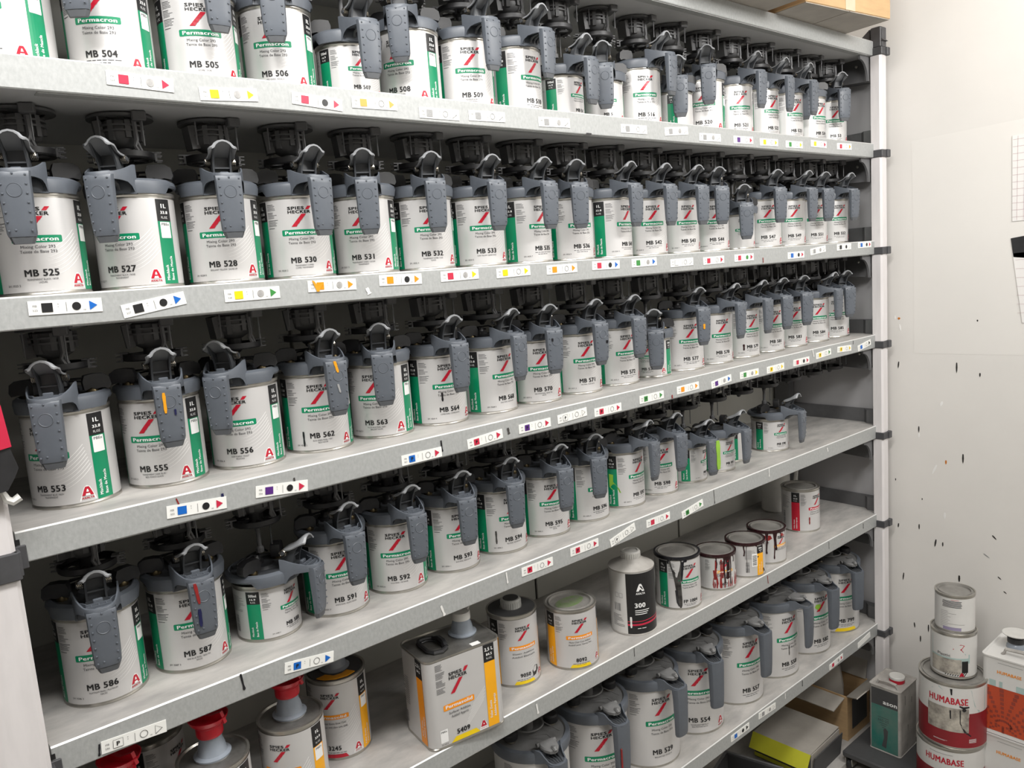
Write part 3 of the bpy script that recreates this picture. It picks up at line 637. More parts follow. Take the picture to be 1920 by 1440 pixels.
# ------------------------------------------------------------------ the grey mixing lid (origin on the tin's rim, handle towards -y), millimetres
def mm(b):
    b.v = [(x * .001, y * .001, z * .001) for x, y, z in b.v]; return b
def lid_meshes():
    D = {}
    b = MB(); seg = 48; rings = []
    def zb(a):
        d = abs((a + math.pi) % (2 * math.pi) - math.pi)
        return -15 if d < math.radians(78) else -6
    def rad(a, R):
        q = (a % (math.pi / 6)) - math.pi / 12
        return R * (.55 + .45 * math.cos(math.pi / 12) / math.cos(q))
    prof = [(55.5, None, 0), (58.8, None, 0), (60.3, -3, 1), (59.0, 2, 1), (53.5, 5.5, 1), (51.5, 5.0, 1), (50.5, 1.5, 1), (22, 1.5, 1), (18, 6, 1), (0.5, 6.5, 1)]
    for r, z, s in prof:
        ring = []
        for i in range(seg):
            a = 2 * math.pi * (i + .5) / seg; rr = rad(a, r) if r > 45 else r
            ring.append((rr * math.sin(a), -rr * math.cos(a), zb(a) if z is None else z))
        rings.append(ring)
    b.loft(rings, 0, cap0=False)
    for i, f in enumerate(b.f):
        if i >= 5 * seg: b.m[i] = 1
    b.cbox(-16, 16, 8, 46, 1, 9, 1.5, 1)
    D['mixing_lid'] = mm(b).mesh('mixing_lid', ['plastic', 'lever'], 28)
    # handle: boat shaped arm plus grip
    b = MB()
    W = [(-46, 29), (-53, 28.5), (-60, 27.5), (-68, 26), (-77, 23.5), (-86, 20.5), (-92, 17.5), (-96.5, 13), (-99.5, 7.5), (-100.6, 0)]
    out = [(-w, y) for y, w in W] + [(w, y) for y, w in W[:-1]][::-1]
    inn = [(-max(w - 2.3, 0), y + (2.3 if y < -96 else (1.6 if y < -90 else 0))) for y, w in W] + [(max(w - 2.3, 0), y + (2.3 if y < -96 else (1.6 if y < -90 else 0))) for y, w in W[:-1]][::-1]
    def itp(T, y):
        for (a, za), (c, zc) in zip(T, T[1:]):
            if c <= y <= a: return za + (zc - za) * (a - y) / (a - c)
        return T[-1][1]
    ZT = [(-46, 23), (-53, 22), (-62, 18.5), (-75, 14), (-88, 10.5), (-101, 9)]
    ZB = [(-46, -16), (-55, -16), (-59, -7), (-66, -2), (-80, 0), (-101, 0)]
    n = len(out)
    rings = [[(x, y, itp(ZB, y)) for x, y in out], [(x, y, itp(ZT, y) - .8) for x, y in out], [(x * .985, y + (.5 if y < -95 else 0), itp(ZT, y)) for x, y in out], [(x, y, itp(ZT, y)) for x, y in inn], [(x, y, itp(ZB, y)) for x, y in inn]]
    b.loft(rings, 0, cap0=False, cap1=False, closed=False)
    b.add([(x, y, 3 - (y + 46) * -.02) for x, y in out if True], [tuple(range(n))], 0)
    b.box(-28.4, 28.4, -54, -50, -16, 4)
    rin = []
    for z, Wd, Yo, Yi in [(8, 18.6, -99.5, -84), (3, 18.6, -100.8, -85.5), (-3, 18.2, -101, -86.5), (-30, 17.8, -100.5, -87.5), (-55, 17.0, -99.2, -88), (-68, 16.3, -98, -88), (-72, 15.2, -97, -88.5)]:
        rin.append([(-Wd * .80, Yi, z), (-Wd * .97, Yi - 2, z), (-Wd, Yo + 6, z), (-Wd * .93, Yo + 2.6, z), (-Wd * .72, Yo + .9, z), (-Wd * .35, Yo + .2, z), (0, Yo, z), (Wd * .35, Yo + .2, z), (Wd * .72, Yo + .9, z), (Wd * .93, Yo + 2.6, z), (Wd, Yo + 6, z), (Wd * .97, Yi - 2, z), (Wd * .80, Yi, z), (0, Yi + 1.5, z)])
    rin[0] = [(x, y, itp(ZT, max(-100.9, y)) - 4) for x, y, z in rin[0]]
    b.loft(rin, 0, cap0=False)
    def bump(x, y, z):
        P = [(x + 1.5 * math.cos(k * math.pi / 3), y, z + 1.5 * math.sin(k * math.pi / 3)) for k in range(6)]; Q = [(x + .8 * math.cos(k * math.pi / 3), y - 1.1, z + .8 * math.sin(k * math.pi / 3)) for k in range(6)]
        b.loft([P, Q], 0, cap0=False)
    for k in range(7):
        z = 1 - k * 11; w = 18.2 - max(0, -z) * .022; y = -101 + .9 + max(0, -z - 20) * .035
        bump(-w * .74, y, z); bump(w * .74, y, z)
    bump(0, -101, 2.5); bump(-5, -98.2, -64); 
    b.torus(8.2, .55, (0, -100.7, -17), 20, 4, 'y')
    D['handle'] = mm(b).mesh('handle', ['plastic'], 40)
    b = MB(); rr = []
    for z, Wd, Yo, Yi in [(-71.5, 14.6, -96.6, -88.8), (-76, 13.2, -96, -89), (-80.5, 11.2, -95.4, -89.2)]:
        rr.append([(-Wd, Yi, z), (-Wd, Yo + 4, z), (-Wd * .8, Yo + 1, z), (0, Yo, z), (Wd * .8, Yo + 1, z), (Wd, Yo + 4, z), (Wd, Yi, z)])
    b.loft(rr); D['grip_end'] = mm(b).mesh('grip_end', ['capend'])
    b = MB()   # ribs in the open top of the handle
    b.box(-14, 14, -79.5, -78, 3, 11); b.box(-16, 16, -85.5, -84.2, 3, 9.5)
    for x in (-9, 0, 9): b.box(x - .6, x + .6, -85, -78, 3, 9.5)
    for s in (-1, 1):
        b.prism([(s * 25, -64), (s * 18, -71), (s * 14, -79), (s * 15.4, -79), (s * 19.2, -71.6), (s * 26, -65)], 'z', 3, 12)
        b.box(s * 14.5 - .6, s * 14.5 + .6, -93, -84, 3, 8.5)
    b.tube([(-11, -91, 5), (-4, -93, 6.5), (4, -92, 6), (11, -90, 7)], [1.5, 2.6, 2.2, 1.4], 6)
    b.cbox(-6, 6, -74, -69, 9, 14, .8)
    D['handle_ribs'] = mm(b).mesh('handle_ribs', ['plastic'])
    # drainage ribs below the arm
    b = MB()
    for x in (-9, 0, 9): b.tube([(x, -58, -10), (x, -62, -3), (x, -70, 0), (x, -80, 1)], [2.2, 2.4, 2.0, 1.4], 6)
    D['arm_ribs'] = mm(b).mesh('arm_ribs', ['lever'])
    # lever
    b = MB()
    path = [(-42, 30), (-47, 36), (-54, 38.5), (-61, 41), (-68, 45), (-75, 50), (-80, 53), (-84, 54.5), (-87, 54)]
    hw = [15, 18.5, 18.5, 17.5, 17, 18, 18.5, 17, 14]
    rings = []
    for (y, z), w in zip(path, hw):
        k = min(1, max(.25, (-y - 40) / 40)); top = [(-1.08, -8), (-.86, -6.2), (-.68, -2.2), (-.38, .9), (0, 2.2), (.38, .9), (.68, -2.2), (.86, -6.2), (1.08, -8)]
        rings.append([(w * a, y, z + q * k) for a, q in top] + [(w * a * .97, y + .4, z + q * k - 2.3) for a, q in top[::-1]])
    b.loft(rings, 1)
    for s in (-1, 1):
        x0, x1 = (s * 10.5, s * 13)
        b.prism([(-44, 8), (-44, 31), (-54, 35), (-66, 40), (-76, 46.5), (-80, 48.5), (-74, 41), (-67, 32), (-62, 22), (-59, 8)], 'x', min(x0, x1), max(x0, x1), 0)
    b.box(-10.6, 10.6, -53, -50.5, 6, 36, 0); b.box(-10.6, 10.6, -60, -51, 20, 22, 0)
    b.box(-14, 14, -60, -44, 2, 9, 0)
    D['pour_lever'] = mm(b).mesh('pour_lever', ['lever', 'leverpad'])
    b = MB(); pts = []
    for i in range(4 * 10 + 1):
        a = 2 * math.pi * i / 10; pts.append((-3.6 + 7.2 * i / 40, 5.2 * math.cos(a), 5.2 * math.sin(a)))
    b.tube(pts, .75, 4); b.lathe([(3.2, -4.5), (3.2, 4.5)], 10, 1, Matrix.Rotation(math.pi / 2, 4, 'Y'))
    D['spring'] = mm(b).mesh('spring', ['spring', 'lever'])
    b = MB(); b.lathe([(8, 1), (8, 5), (6.5, 8)], 14, 1)
    pf = [(-11, 7), (-9, 6), (-2, 9), (4, 6.5), (12, 8), (21, 6), (24, 11), (22, 22), (14, 27), (2, 27.5), (-9, 26), (-12, 18)]
    rr = [[(x * .97, -7.5, z) for x, z in pf], [(x, -5.5, z) for x, z in pf], [(x, 5.5, z) for x, z in pf], [(x * .97, 7.5, z) for x, z in pf]]
    b.loft(rr, 0)
    D['clamp_knob'] = mm(b).mesh('clamp_knob', ['blackpl', 'brass'])
    b = MB(); b.lathe([(13, 5), (13, 11), (9, 13), (6, 20), (4, 21)], 16, 0)
    b.tube([(-40, 2, 12), (-30, 2, 19), (-24, 2, 21), (24, 2, 21), (30, 2, 19), (40, 2, 12)], 1.6, 6, 0); b.tube([(-30, 16, 14), (-10, 14, 17), (10, 14, 17), (30, 16, 14)], 1.4, 6, 0)
    b.cbox(-7, 7, -5, 9, 17, 22, 1.5, 0)
    D['drive_fork'] = mm(b).mesh('drive_fork', ['blackpl'])
    return D
LID = lid_meshes()
def put_lid(can, H, az, handle_stain=None):
    l = obj('mixing_lid', LID['mixing_lid'], can, (0, 0, H + .013), math.radians(az))
    h = obj('handle', LID['handle'], l); obj('grip_end', LID['grip_end'], l); obj('handle_ribs', LID['handle_ribs'], l); obj('arm_ribs', LID['arm_ribs'], l)
    obj('pour_lever', LID['pour_lever'], l)
    obj('spring', LID['spring'], l, (.0175, -.049, .030)); obj('spring', LID['spring'], l, (-.0175, -.049, .030))
    for s in (-1, 1):
        obj('clamp_knob', LID['clamp_knob'], l, (s * .038, -.004, 0), s * .35 + (0 if s > 0 else math.pi))
    obj('drive_fork', LID['drive_fork'], l, (0, .012, 0))
    return l
def handle_mark(l, x, z, L, w, mk, lean=0.0):
    b = MB(); pts = [(x + lean * t, z - L * t) for t in (0, .2, .5, .8, 1)]; ws = [w * .7, w, w * .8, w * .9, w * .5]
    poly = [(p[0] - q / 2, p[1]) for p, q in zip(pts, ws)] + [(p[0] + q / 2, p[1]) for p, q in list(zip(pts, ws))[::-1]]
    def yo(z): return -.1018 + max(0, -z - .02) * .035
    n = len(poly); b.add([(px, yo(pz), pz) for px, pz in poly] + [(px, yo(pz) + .003, pz) for px, pz in poly], [tuple(range(n)), tuple(range(n, 2 * n))[::-1]] + [(i, (i + 1) % n, n + (i + 1) % n, n + i) for i in range(n)])
    obj('paint_smear', b.mesh('paint_smear', [mk]), l)

# ------------------------------------------------------------------ stirrer drives under the shelves (origin on the underside)
def drive_meshes():
    D = {}
    b = MB(); seg = 28
    b.lathe([(30, -5), (43, -5.5), (43, -2), (30, -2)], seg, 0, cap0=False, cap1=False); b.lathe([(30, -2), (30, -5)], seg, 0, cap0=False, cap1=False)
    for k in range(3):
        X = Matrix.Rotation(k * math.pi / 3, 4, 'Z'); b.box(-32, 32, -4, 4, -5, -2.2, 0, X)
    b.lathe([(17, 0), (17, -8)], 16, 0); b.cbox(10, 28, -50, -36, -13, 0, 1.5, 0)
    D['mount_plate'] = mm(b).mesh('mount_plate', ['bracket'])
    b = MB(); b.lathe([(20, -6), (24, -9), (26, -30), (22, -38), (12, -44)], 18, 0)
    for k in range(8):
        X = Matrix.Rotation(k * math.pi / 4 + .2, 4, 'Z'); b.box(22, 29, -3.5, 3.5, -32 - 4 * (k % 2), -9, 0, X)
    for z in (-14, -21): b.lathe([(30, z), (30, z - 2.5)], 18, 0)
    b.prism([(-26, -7), (-36, -9), (-32, -42), (-20, -40)], 'y', -12, 12, 0)
    D['gear_housing'] = mm(b).mesh('gear_housing', ['bracket'])
    b = MB(); b.lathe([(30, -60), (37, -60), (38.5, -58), (38.5, -50.5), (36.5, -50.5), (36, -57), (30, -57)], seg, 0, cap0=False, cap1=False); b.lathe([(30, -57), (30, -60)], seg, 0, cap0=False, cap1=False)
    for k in range(3):
        X = Matrix.Rotation(k * math.pi / 3 + .3, 4, 'Z'); b.box(-31, 31, -3.5, 3.5, -60, -56, 0, X)
    b.lathe([(11, -42), (11, -62), (7, -66)], 14, 0); b.lathe([(6, -64), (5, -69), (3, -71)], 10, 0)
    D['drive_disc'] = mm(b).mesh('drive_disc', ['blackpl'])
    b = MB(); b.box(38, 41, -7, 7, -61, -48); 
    for z in (-61, -54.5, -49.8): b.box(40.5, 47.5, -7, -4.5, z, z + 1.8); b.box(40.5, 47.5, 4.5, 7, z, z + 1.8)
    b.box(31, 39, -7, 7, -50, -48)
    D['clip'] = mm(b).mesh('clip', ['gusset'])
    b = MB(); b.tube([(14, -26, -8), (15, -27, -36), (12, -28, -44), (16, -28, -52)], [3.5, 3.2, 2.5, 3], 6); b.tube([(15, -27, -38), (20, -27, -52)], 2.4, 6)
    D['catch_pin'] = mm(b).mesh('catch_pin', ['gusset'])
    b = MB(); b.tube([(0, 0, 0), (0, 0, -34)], 1.2, 5)
    D['guide_wire'] = mm(b).mesh('guide_wire', ['gusset'])
    b = MB(); b.lathe([(5, -70), (3.6, -76), (3.6, -100), (6.5, -103), (6.5, -110)], 10, 0); b.tube([(22, 2, -58), (22, 2, -104)], 1.1, 5)
    D['drive_stem'] = mm(b).mesh('drive_stem', ['bracket'])
    return D
DRV = drive_meshes()
UPS = {'B': 'A', 'C': 'B', 'D': 'C', 'E': 'D'}
def put_drive(k, i, what, long):
    z = SHELF[UPS[k]] - .0402
    o = thing('stirrer_drive', 'black stirrer drive hanging %s' % what, 'stirrer drive', (GX(i), CY + .004, z), math.radians(-22 + ((i * 37) % 11) * 3), 'stirrer drives under the shelves')
    obj('mount_plate', DRV['mount_plate'], o)
    obj('gear_housing', DRV['gear_housing'], o); d = obj('drive_disc', DRV['drive_disc'], o)
    obj('clip', DRV['clip'], d); obj('clip', DRV['clip'], d, rz=math.pi * .93)
    obj('catch_pin', DRV['catch_pin'], o); obj('guide_wire', DRV['guide_wire'], o, (-.030, -.026, -.004)); obj('guide_wire', DRV['guide_wire'], o, (.022, -.044, -.012))
    if long: obj('drive_stem', DRV['drive_stem'], o)

# ------------------------------------------------------------------ the mixing tins
ORD = 'first second third fourth fifth sixth seventh eighth ninth tenth eleventh twelfth thirteenth fourteenth fifteenth sixteenth seventeenth eighteenth'.split()
ROWN = {'B': 'the top row', 'C': 'the second row', 'D': 'the third row', 'E': 'the fourth row'}
CANOBJ = {}; LIDOBJ = {}; LBL = {}
for (k, i, num, az, hz, size) in CANS:
    R, H, kt = (.054, .130, 1.0) if size == 'L' else (.050, .092, .74)
    cap = '295' if (k == 'E' or (k == 'D' and i >= 5)) else '293'
    lab = 'white %s mixing tin%s, %s from left in %s' % ('litre' if size == 'L' else 'short', (' printed ' + num) if len(num) == 3 else '', ORD[i if not (k == 'E' and i > 12) else 13], ROWN[k])
    o = thing('mixing_tin', lab, 'paint can', (GX(i) + (.017 if (k, i) == ('E', 14) else 0), CY, SHELF[k]), 0, 'mixing tins on ' + ROWN[k])
    obj('body', tin_mesh(R, H), o)
    D = print_set(R, H, 'green', 'Permacron', 'Mixing Color ' + cap, 'Teinte de Base ' + cap, '1L' if size == 'L' else '500ml', '33.8' if size == 'L' else '16.9', kt, True, size)
    LBL[(k, i)] = dress(o, R, H, az, D, num, kt, sub=SUB.get(num))
    LIDOBJ[(k, i)] = put_lid(o, H, hz); CANOBJ[(k, i)] = o
    put_drive(k, i, 'over the %s tin from left in %s' % (ORD[i if not (k == 'E' and i > 12) else 13], ROWN[k]), size == 'S')
for i, w in ((13, 'over the plain lidded can on the fourth row'), (15, 'over the empty shelf right of the lone short tin'), (16, 'over the bare shelf beside the end panel'), (17, 'in the corner above the empty shelf end')):
    put_drive('E', i, w, False)
# smears of paint on handles and tins
handle_mark(LIDOBJ[('D', 1)], -.006, -.004, .028, .0045, 'drip_orange'); handle_mark(LIDOBJ[('D', 1)], .006, -.028, .008, .003, 'drip_navy')
handle_mark(LIDOBJ[('D', 3)], -.004, .006, .018, .005, 'drip_orange', .004); handle_mark(LIDOBJ[('D', 3)], -.002, -.030, .014, .0035, 'hatch', .003)
handle_mark(LIDOBJ[('E', 1)], -.010, .004, .030, .005, 'drip_red', .003); handle_mark(LIDOBJ[('E', 1)], -.008, -.034, .026, .005, 'drip_navy')
handle_mark(LIDOBJ[('D', 11)], -.004, -.03, .012, .006, 'drip_orange'); handle_mark(LIDOBJ[('D', 7)], -.008, -.01, .006, .004, 'drip_black'); handle_mark(LIDOBJ[('D', 8)], .01, -.03, .006, .005, 'drip_black')
handle_mark(LIDOBJ[('E', 11)], .008, .004, .072, .014, 'tape_green', .003)
def smear(lb, R, s, z, L, w, mk, lean=0.0, name='paint_drip', poly=None, layer=3):
    f = FB()
    if poly: f.poly(poly, layer)
    else: f.strip([(s + lean * t, z - L * t) for t in (0, .25, .5, .8, 1)], [w * .8, w, w * .7, w * .95, w * .5], layer)
    obj(name, f.mesh(name, [mk], R), lb)
smear(LBL[('D', 3)], .054, -.030, .036, .024, .0035, 'drip_black'); smear(LBL[('D', 5)], .054, -.013, .060, .016, .004, 'drip_black'); smear(LBL[('D', 13)], .054, -.028, .036, .016, .005, 'drip_dark')
smear(LBL[('E', 6)], .054, -.037, .048, .026, .004, 'drip_grey'); smear(LBL[('D', 2)], .054, -.012, .110, .050, .004, 'drip_black')
smear(LBL[('E', 9)], .054, 0, 0, 0, 0, 'tape_green', name='tape_piece', poly=[(-.074, .080), (-.064, .078), (-.065, .062), (-.052, .046), (-.048, .036), (-.068, .044), (-.074, .050)])

# plain lidded can on the fourth row
o = thing('paint_can', 'plain white short can with bare metal lid behind the handles', 'paint can', (GX(13) - .018, CY + .03, SHELF['E'])); obj('body', tin_mesh(.05, .092, True), o)
dress(o, .05, .092, -110, print_set(.05, .092, 'green', 'Permacron', 'Mixing Color 293', 'Teinte de Base 293', '500ml', '16.9', .74, True, 'S'), '', .74)

# ------------------------------------------------------------------ big tins on the lowest shelf
def big_lid_meshes():
    D = {}; b = MB(); seg = 40
    b.lathe([(80.5, -20), (84, -20), (85.5, -16), (85.5, 0), (84, 3), (76, 4.5), (73, 1), (60, 0), (15, 3), (1, 3)], seg, 0, cap0=False)
    for i in range(len(b.f)):
        if i >= 5 * seg: b.m[i] = 1
    b.cbox(-14, 14, 20, 60, 0, 9, 2, 1)
    D['mixing_lid'] = mm(b).mesh('mixing_lid', ['plastic', 'dusty'])
    b = MB()
    W = [(-70, 34), (-80, 31), (-92, 25), (-104, 22), (-116, 20), (-124, 16), (-129, 9), (-130.5, 0)]
    out = [(-w, y) for y, w in W] + [(w, y) for y, w in W[:-1]][::-1]
    inn = [(-max(w - 2.4, 0), y + (2.4 if y < -122 else 0)) for y, w in W] + [(max(w - 2.4, 0), y + (2.4 if y < -122 else 0)) for y, w in W[:-1]][::-1]
    def zt(y): return 6 + 6 * math.sin(min(1, max(0, (-y - 70) / 30)) * math.pi) - max(0, -y - 95) * .28
    def zbm(y): return -20 if y > -88 else (-20 + (-88 - y) * 1.2 if y > -98 else -8)
    n = len(out)
    b.loft([[(x, y, zbm(y)) for x, y in out], [(x, y, zt(y)) for x, y in out], [(x, y, zt(y)) for x, y in inn], [(x, y, zbm(y)) for x, y in inn]], 0, cap0=False, cap1=False, closed=False)
    b.add([(x, y, -7.5) for x, y in out], [tuple(range(n))], 1)
    rr = []
    for z, Wd, Yo, Yi in [(-4, 20.5, -129.5, -110), (-30, 19.5, -130.5, -112), (-90, 18.5, -129, -113), (-118, 18, -127, -113), (-124, 16, -125.5, -114)]:
        rr.append([(-Wd * .8, Yi, z), (-Wd, Yi - 3, z), (-Wd, Yo + 7, z), (-Wd * .8, Yo + 2, z), (-Wd * .4, Yo + .4, z), (0, Yo, z), (Wd * .4, Yo + .4, z), (Wd * .8, Yo + 2, z), (Wd, Yo + 7, z), (Wd, Yi - 3, z), (Wd * .8, Yi, z)])
    b.loft(rr, 0)
    D['handle'] = mm(b).mesh('handle', ['plastic', 'capend'], 40)
    b = MB()
    for x in (-12, -6, 0, 6, 12): b.tube([(x * 1.3, -84, -4), (x * 1.1, -98, -5), (x, -110, -2), (x * .8, -122, -4.5)], [1.6, 1.5, 1.9, 2.2], 5)
    D['spout_ribs'] = mm(b).mesh('spout_ribs', ['lever'])
    b = MB(); outl = [(-17, -72), (-19, -84), (-16, -97), (-9, -107), (0, -110), (9, -107), (16, -97), (19, -84), (17, -72)]
    b.loft([[(x * .97, y, 9) for x, y in outl], [(x, y, 11) for x, y in outl], [(x, y, 15) for x, y in outl], [(x * .9, y * .99 + 1, 18) for x, y in outl]], 0)
    b.tube([(-22, -72, 13), (22, -72, 13)], 5, 8); b.tube([(0, -100, 17), (0, -109, 20), (0, -114, 17)], [5, 5, 3], 6)
    D['pour_flap'] = mm(b).mesh('pour_flap', ['dusty'])
    b = MB(); b.lathe([(11, 2), (11, 8)], 14, 1); b.lathe([(15, 8), (16, 10), (16, 22), (13, 25), (6, 25)], 16, 0); b.prism([(0, 10), (34, 14), (35, 19), (0, 24)], 'y', -5, 5, 0)
    D['clamp_knob'] = mm(b).mesh('clamp_knob', ['blackpl', 'spring'])
    b = MB(); b.lathe([(12, 2), (12, 22), (15, 24), (15, 38), (11, 41), (5, 41)], 16, 0); b.prism([(2, 26), (40, 38), (41, 52), (36, 52), (0, 38)], 'y', -5, 5, 0); b.torus(34, 2.2, (0, 0, 14), 26, 5)
    b.tube([(-30, -30, 12), (-10, -60, 15), (-14, -74, 14)], 1.2, 5); b.tube([(20, -30, 16), (16, -74, 14)], 1.2, 5)
    D['drive_fork'] = mm(b).mesh('drive_fork', ['dusty'])
    return D
BL = big_lid_meshes()
for (x, num, az, hz) in BIG:
    R, H = .080, .203
    nth = 8 - [q[0] for q in BIG].index(x)
    lab = 'large mixing tin%s, %s on lowest shelf' % ((' printed ' + num) if num else '', ('%s from right' % ORD[nth - 1]) if nth > 1 else 'rightmost, with yellow strip')
    o = thing('large_mixing_tin', lab, 'paint can', (x, .110, SHELF['G']), 0, 'large mixing tins on the lowest shelf')
    obj('body', tin_mesh(R, H, False, 48), o)
    D = dict(print_set(R, H, 'green', 'Permacron', 'Mixing Color 293', 'Teinte de Base 293', '3,5 L', '118.3', 1.42, True, 'G'))
    for n in ('side_band', 'side_band#', 'volume_panel', 'volume_panel#', 'wave_lines', 'barcode'): D.pop(n, None)
    lb = dress(o, R, H, az, D, num, 1.42, sub=SUB.get(num), numz=.0225, mk='label', badge=(num in ('554',)), bar='yellow' if num == '799' else None)
    l = obj('mixing_lid', BL['mixing_lid'], o, (0, 0, H + .012), math.radians(hz))
    for n in ('handle', 'spout_ribs', 'pour_flap'): obj(n, BL[n], l)
    obj('clamp_knob', BL['clamp_knob'], l, (-.052, -.012, 0), math.radians(160)); obj('clamp_knob', BL['clamp_knob'], l, (.052, .0, 0), math.radians(60)); obj('drive_fork', BL['drive_fork'], l, (0, .01, 0), .4)
    if num == '554':
        smear(lb, R, .004, .165, .012, .003, 'drip_black')
    if num == '558': smear(lb, R, -.004, .094, .03, .003, 'drip_grey')
    if num == '582': smear(lb, R, 0, 0, 0, 0, 'tape_green', name='tape_piece', poly=[(-.020, .154), (-.006, .154), (-.004, .146), (-.014, .137), (-.024, .145)])
    if num == '' and x > -1.2:
        b = MB().cbox(-.012, -.008, -.1318, -.129, -.10, -.055, .0008); obj('paint_smear', b.mesh('paint_smear', ['drip_red']), l)

# ------------------------------------------------------------------ loose cans on the fifth shelf
FZ = SHELF['F']
def solid(x, y, R, H, az, num, cap1, cap2, bar, label, top='screw', name='Permasolid', col='orange', numpref='', fullmark=None):
    o = thing('additive_can', label, 'paint can', (x, y, FZ)); kt = .92
    D = print_set(R, H, col, name, cap1, cap2, '1L', '33.8', kt, False, 'L')
    if top == 'lid': obj('body', tin_mesh(R, H, True), o)
    else:
        key = ('cone', R, H)
        if key not in TINS:
            b = MB(); b.lathe([(R - .004, .001), (R - .002, 0), (R + .0008, 0), (R + .0012, .002), (R, .0045), (R, H - .005), (R + .0014, H - .003), (R + .0014, H), (R - .002, H), (R - .004, H - .003)], 40, cap1=False)
            k0 = len(b.f); b.lathe([(R - .004, H - .003), (.026, H - .001), (.025, H + .001), (.018, H + .001)], 40, 1, cap0=False)
            TINS[key] = b.mesh('body', ['tin', 'dulltin'])
        obj('body', TINS[key], o)
    lb = dress(o, R, H, az, D, num, kt, prefix=numpref, bar=bar, numz=.0175)
    return o, lb
def spout(o, H, k='redcap', wing=True, x=0, y=0, cap=True):
    b = MB(); b.lathe([(.0265, .0005), (.027, .003), (.022, .006), (.0205, .010), (.0190, .018), (.0165, .025), (.0160, .033)], 24)
    obj('pour_spout', b.mesh('pour_spout', ['spout']), o, (x, y, H))
    if not cap: return
    b = MB(); b.lathe([(.0185, .033), (.0195, .036), (.0195, .048), (.021, .050), (.021, .053)], 24)
    if wing:
        b.prism([(-.030, .053), (.030, .053), (.029, .060), (.018, .066), (-.004, .062), (-.024, .070)], 'x', -.003, .003)
        b.lathe([(.021, .052), (.026, .055), (.029, .062), (.0275, .062), (.024, .0565), (.010, .055)], 24)
    obj('cap', b.mesh('cap', [k]), o, (x, y, H), .6)
o, lb = solid(-1.902, .068, .051, .150, -47, '', 'Elastic Additive', 'Additif Élastique', None, 'orange-banded additive can with red winged pour cap beside can 3245'); spout(o, .15)
o, lb = solid(-2.033, .050, .051, .150, -35, '', 'Elastic Additive', 'Additif Élastique', None, 'smudged metal-topped can with red cap at the bottom edge'); spout(o, .15)
o, lb = solid(-2.155, .055, .051, .142, -20, '', 'Elastic Additive', 'Additif Élastique', None, 'can with red cap just showing under tag 586'); spout(o, .142)
o, lb = solid(-2.085, .205, .054, .148, 38, '', 'Elastic Additive', 'Additif Élastique', None, 'black-banded can in the dark behind the red capped can'); 
o, lb = solid(-1.776, .155, .052, .148, -41, '3245', 'Hardener Extra Slow 3245', 'Durcisseur VHS Ultra Lent 3245', 'red', 'orange-banded hardener can printed 3245 with dark top'); spout(o, .148)
b = MB().lathe([(.0475, .1466), (.0265, .1484), (.026, .1492), (.0475, .1474)], 40, cap0=False, cap1=False); obj('dark_top_film', b.mesh('dark_top_film', ['darkbox']), o)
P0 = [(.030, -150), (.034, -120), (.032, -95), (.029, -70), (.046, -68), (.0465, -90), (.0465, -115), (.0465, -140), (.046, -160)]
b = MB().prism([(r * math.cos(math.radians(q)), r * math.sin(math.radians(q))) for r, q in P0], 'z', .1476, .1494); obj('orange_spill', b.mesh('orange_spill', ['drip_orange']), o)
def screwcap(o, H, k, R=.021, h=.018, lip=True, k2=None):
    b = MB(); b.lathe([(R, .000), (R, h - .003), (R - .002, h), (R - .006, h), (R - .007, h - .002)], 28)
    for i in range(28):
        X = Matrix.Rotation(2 * math.pi * i / 28, 4, 'Z'); b.box(R - .0005, R + .0006, -.0008, .0008, .002, h - .004, 0, X)
    obj('screw_cap', b.mesh('screw_cap', [k]), o, (0, 0, H))
    if k2: obj('cap_disc', MB().lathe([(R - .005, h - .0015), (R - .005, h + .0005)], 24).mesh('cap_disc', [k2]), o, (0, 0, H))
o, lb = solid(-1.402, .102, .0508, .150, -16, '9050', 'Elastic Additive', 'Additif Élastique', 'yellow', 'tall can printed 9050 with dark top and grey screw cap'); screwcap(o, .1505, 'greycap', k2='darkbox')
b = MB().lathe([(.0495, .1488), (.024, .1505), (.0235, .1512), (.0495, .1494)], 40, cap0=False, cap1=False); obj('dark_top_film', b.mesh('dark_top_film', ['darkbox']), o)
smear(lb, .0508, 0, 0, 0, 0, 'drip_grey', name='grey_stain', poly=[(.018, .014), (.026, .016), (.034, .024), (.032, .034), (.024, .036), (.016, .026)], layer=1)
o, lb = solid(-1.272, .064, .054, .130, -25, '8092', 'Matte Clear Coat Additive', 'Additif pour Vernis Mat', 'yellow', 'lidded can printed 8092 with orange band and green smudged lid', 'lid')
b = MB().lathe([(.036, .1247), (.036, .1252)], 30, X=Matrix.Translation((.002, .004, 0)) @ Matrix.Diagonal((1, .6, 1, 1))); obj('green_smudge', b.mesh('green_smudge', ['smudge']), o)

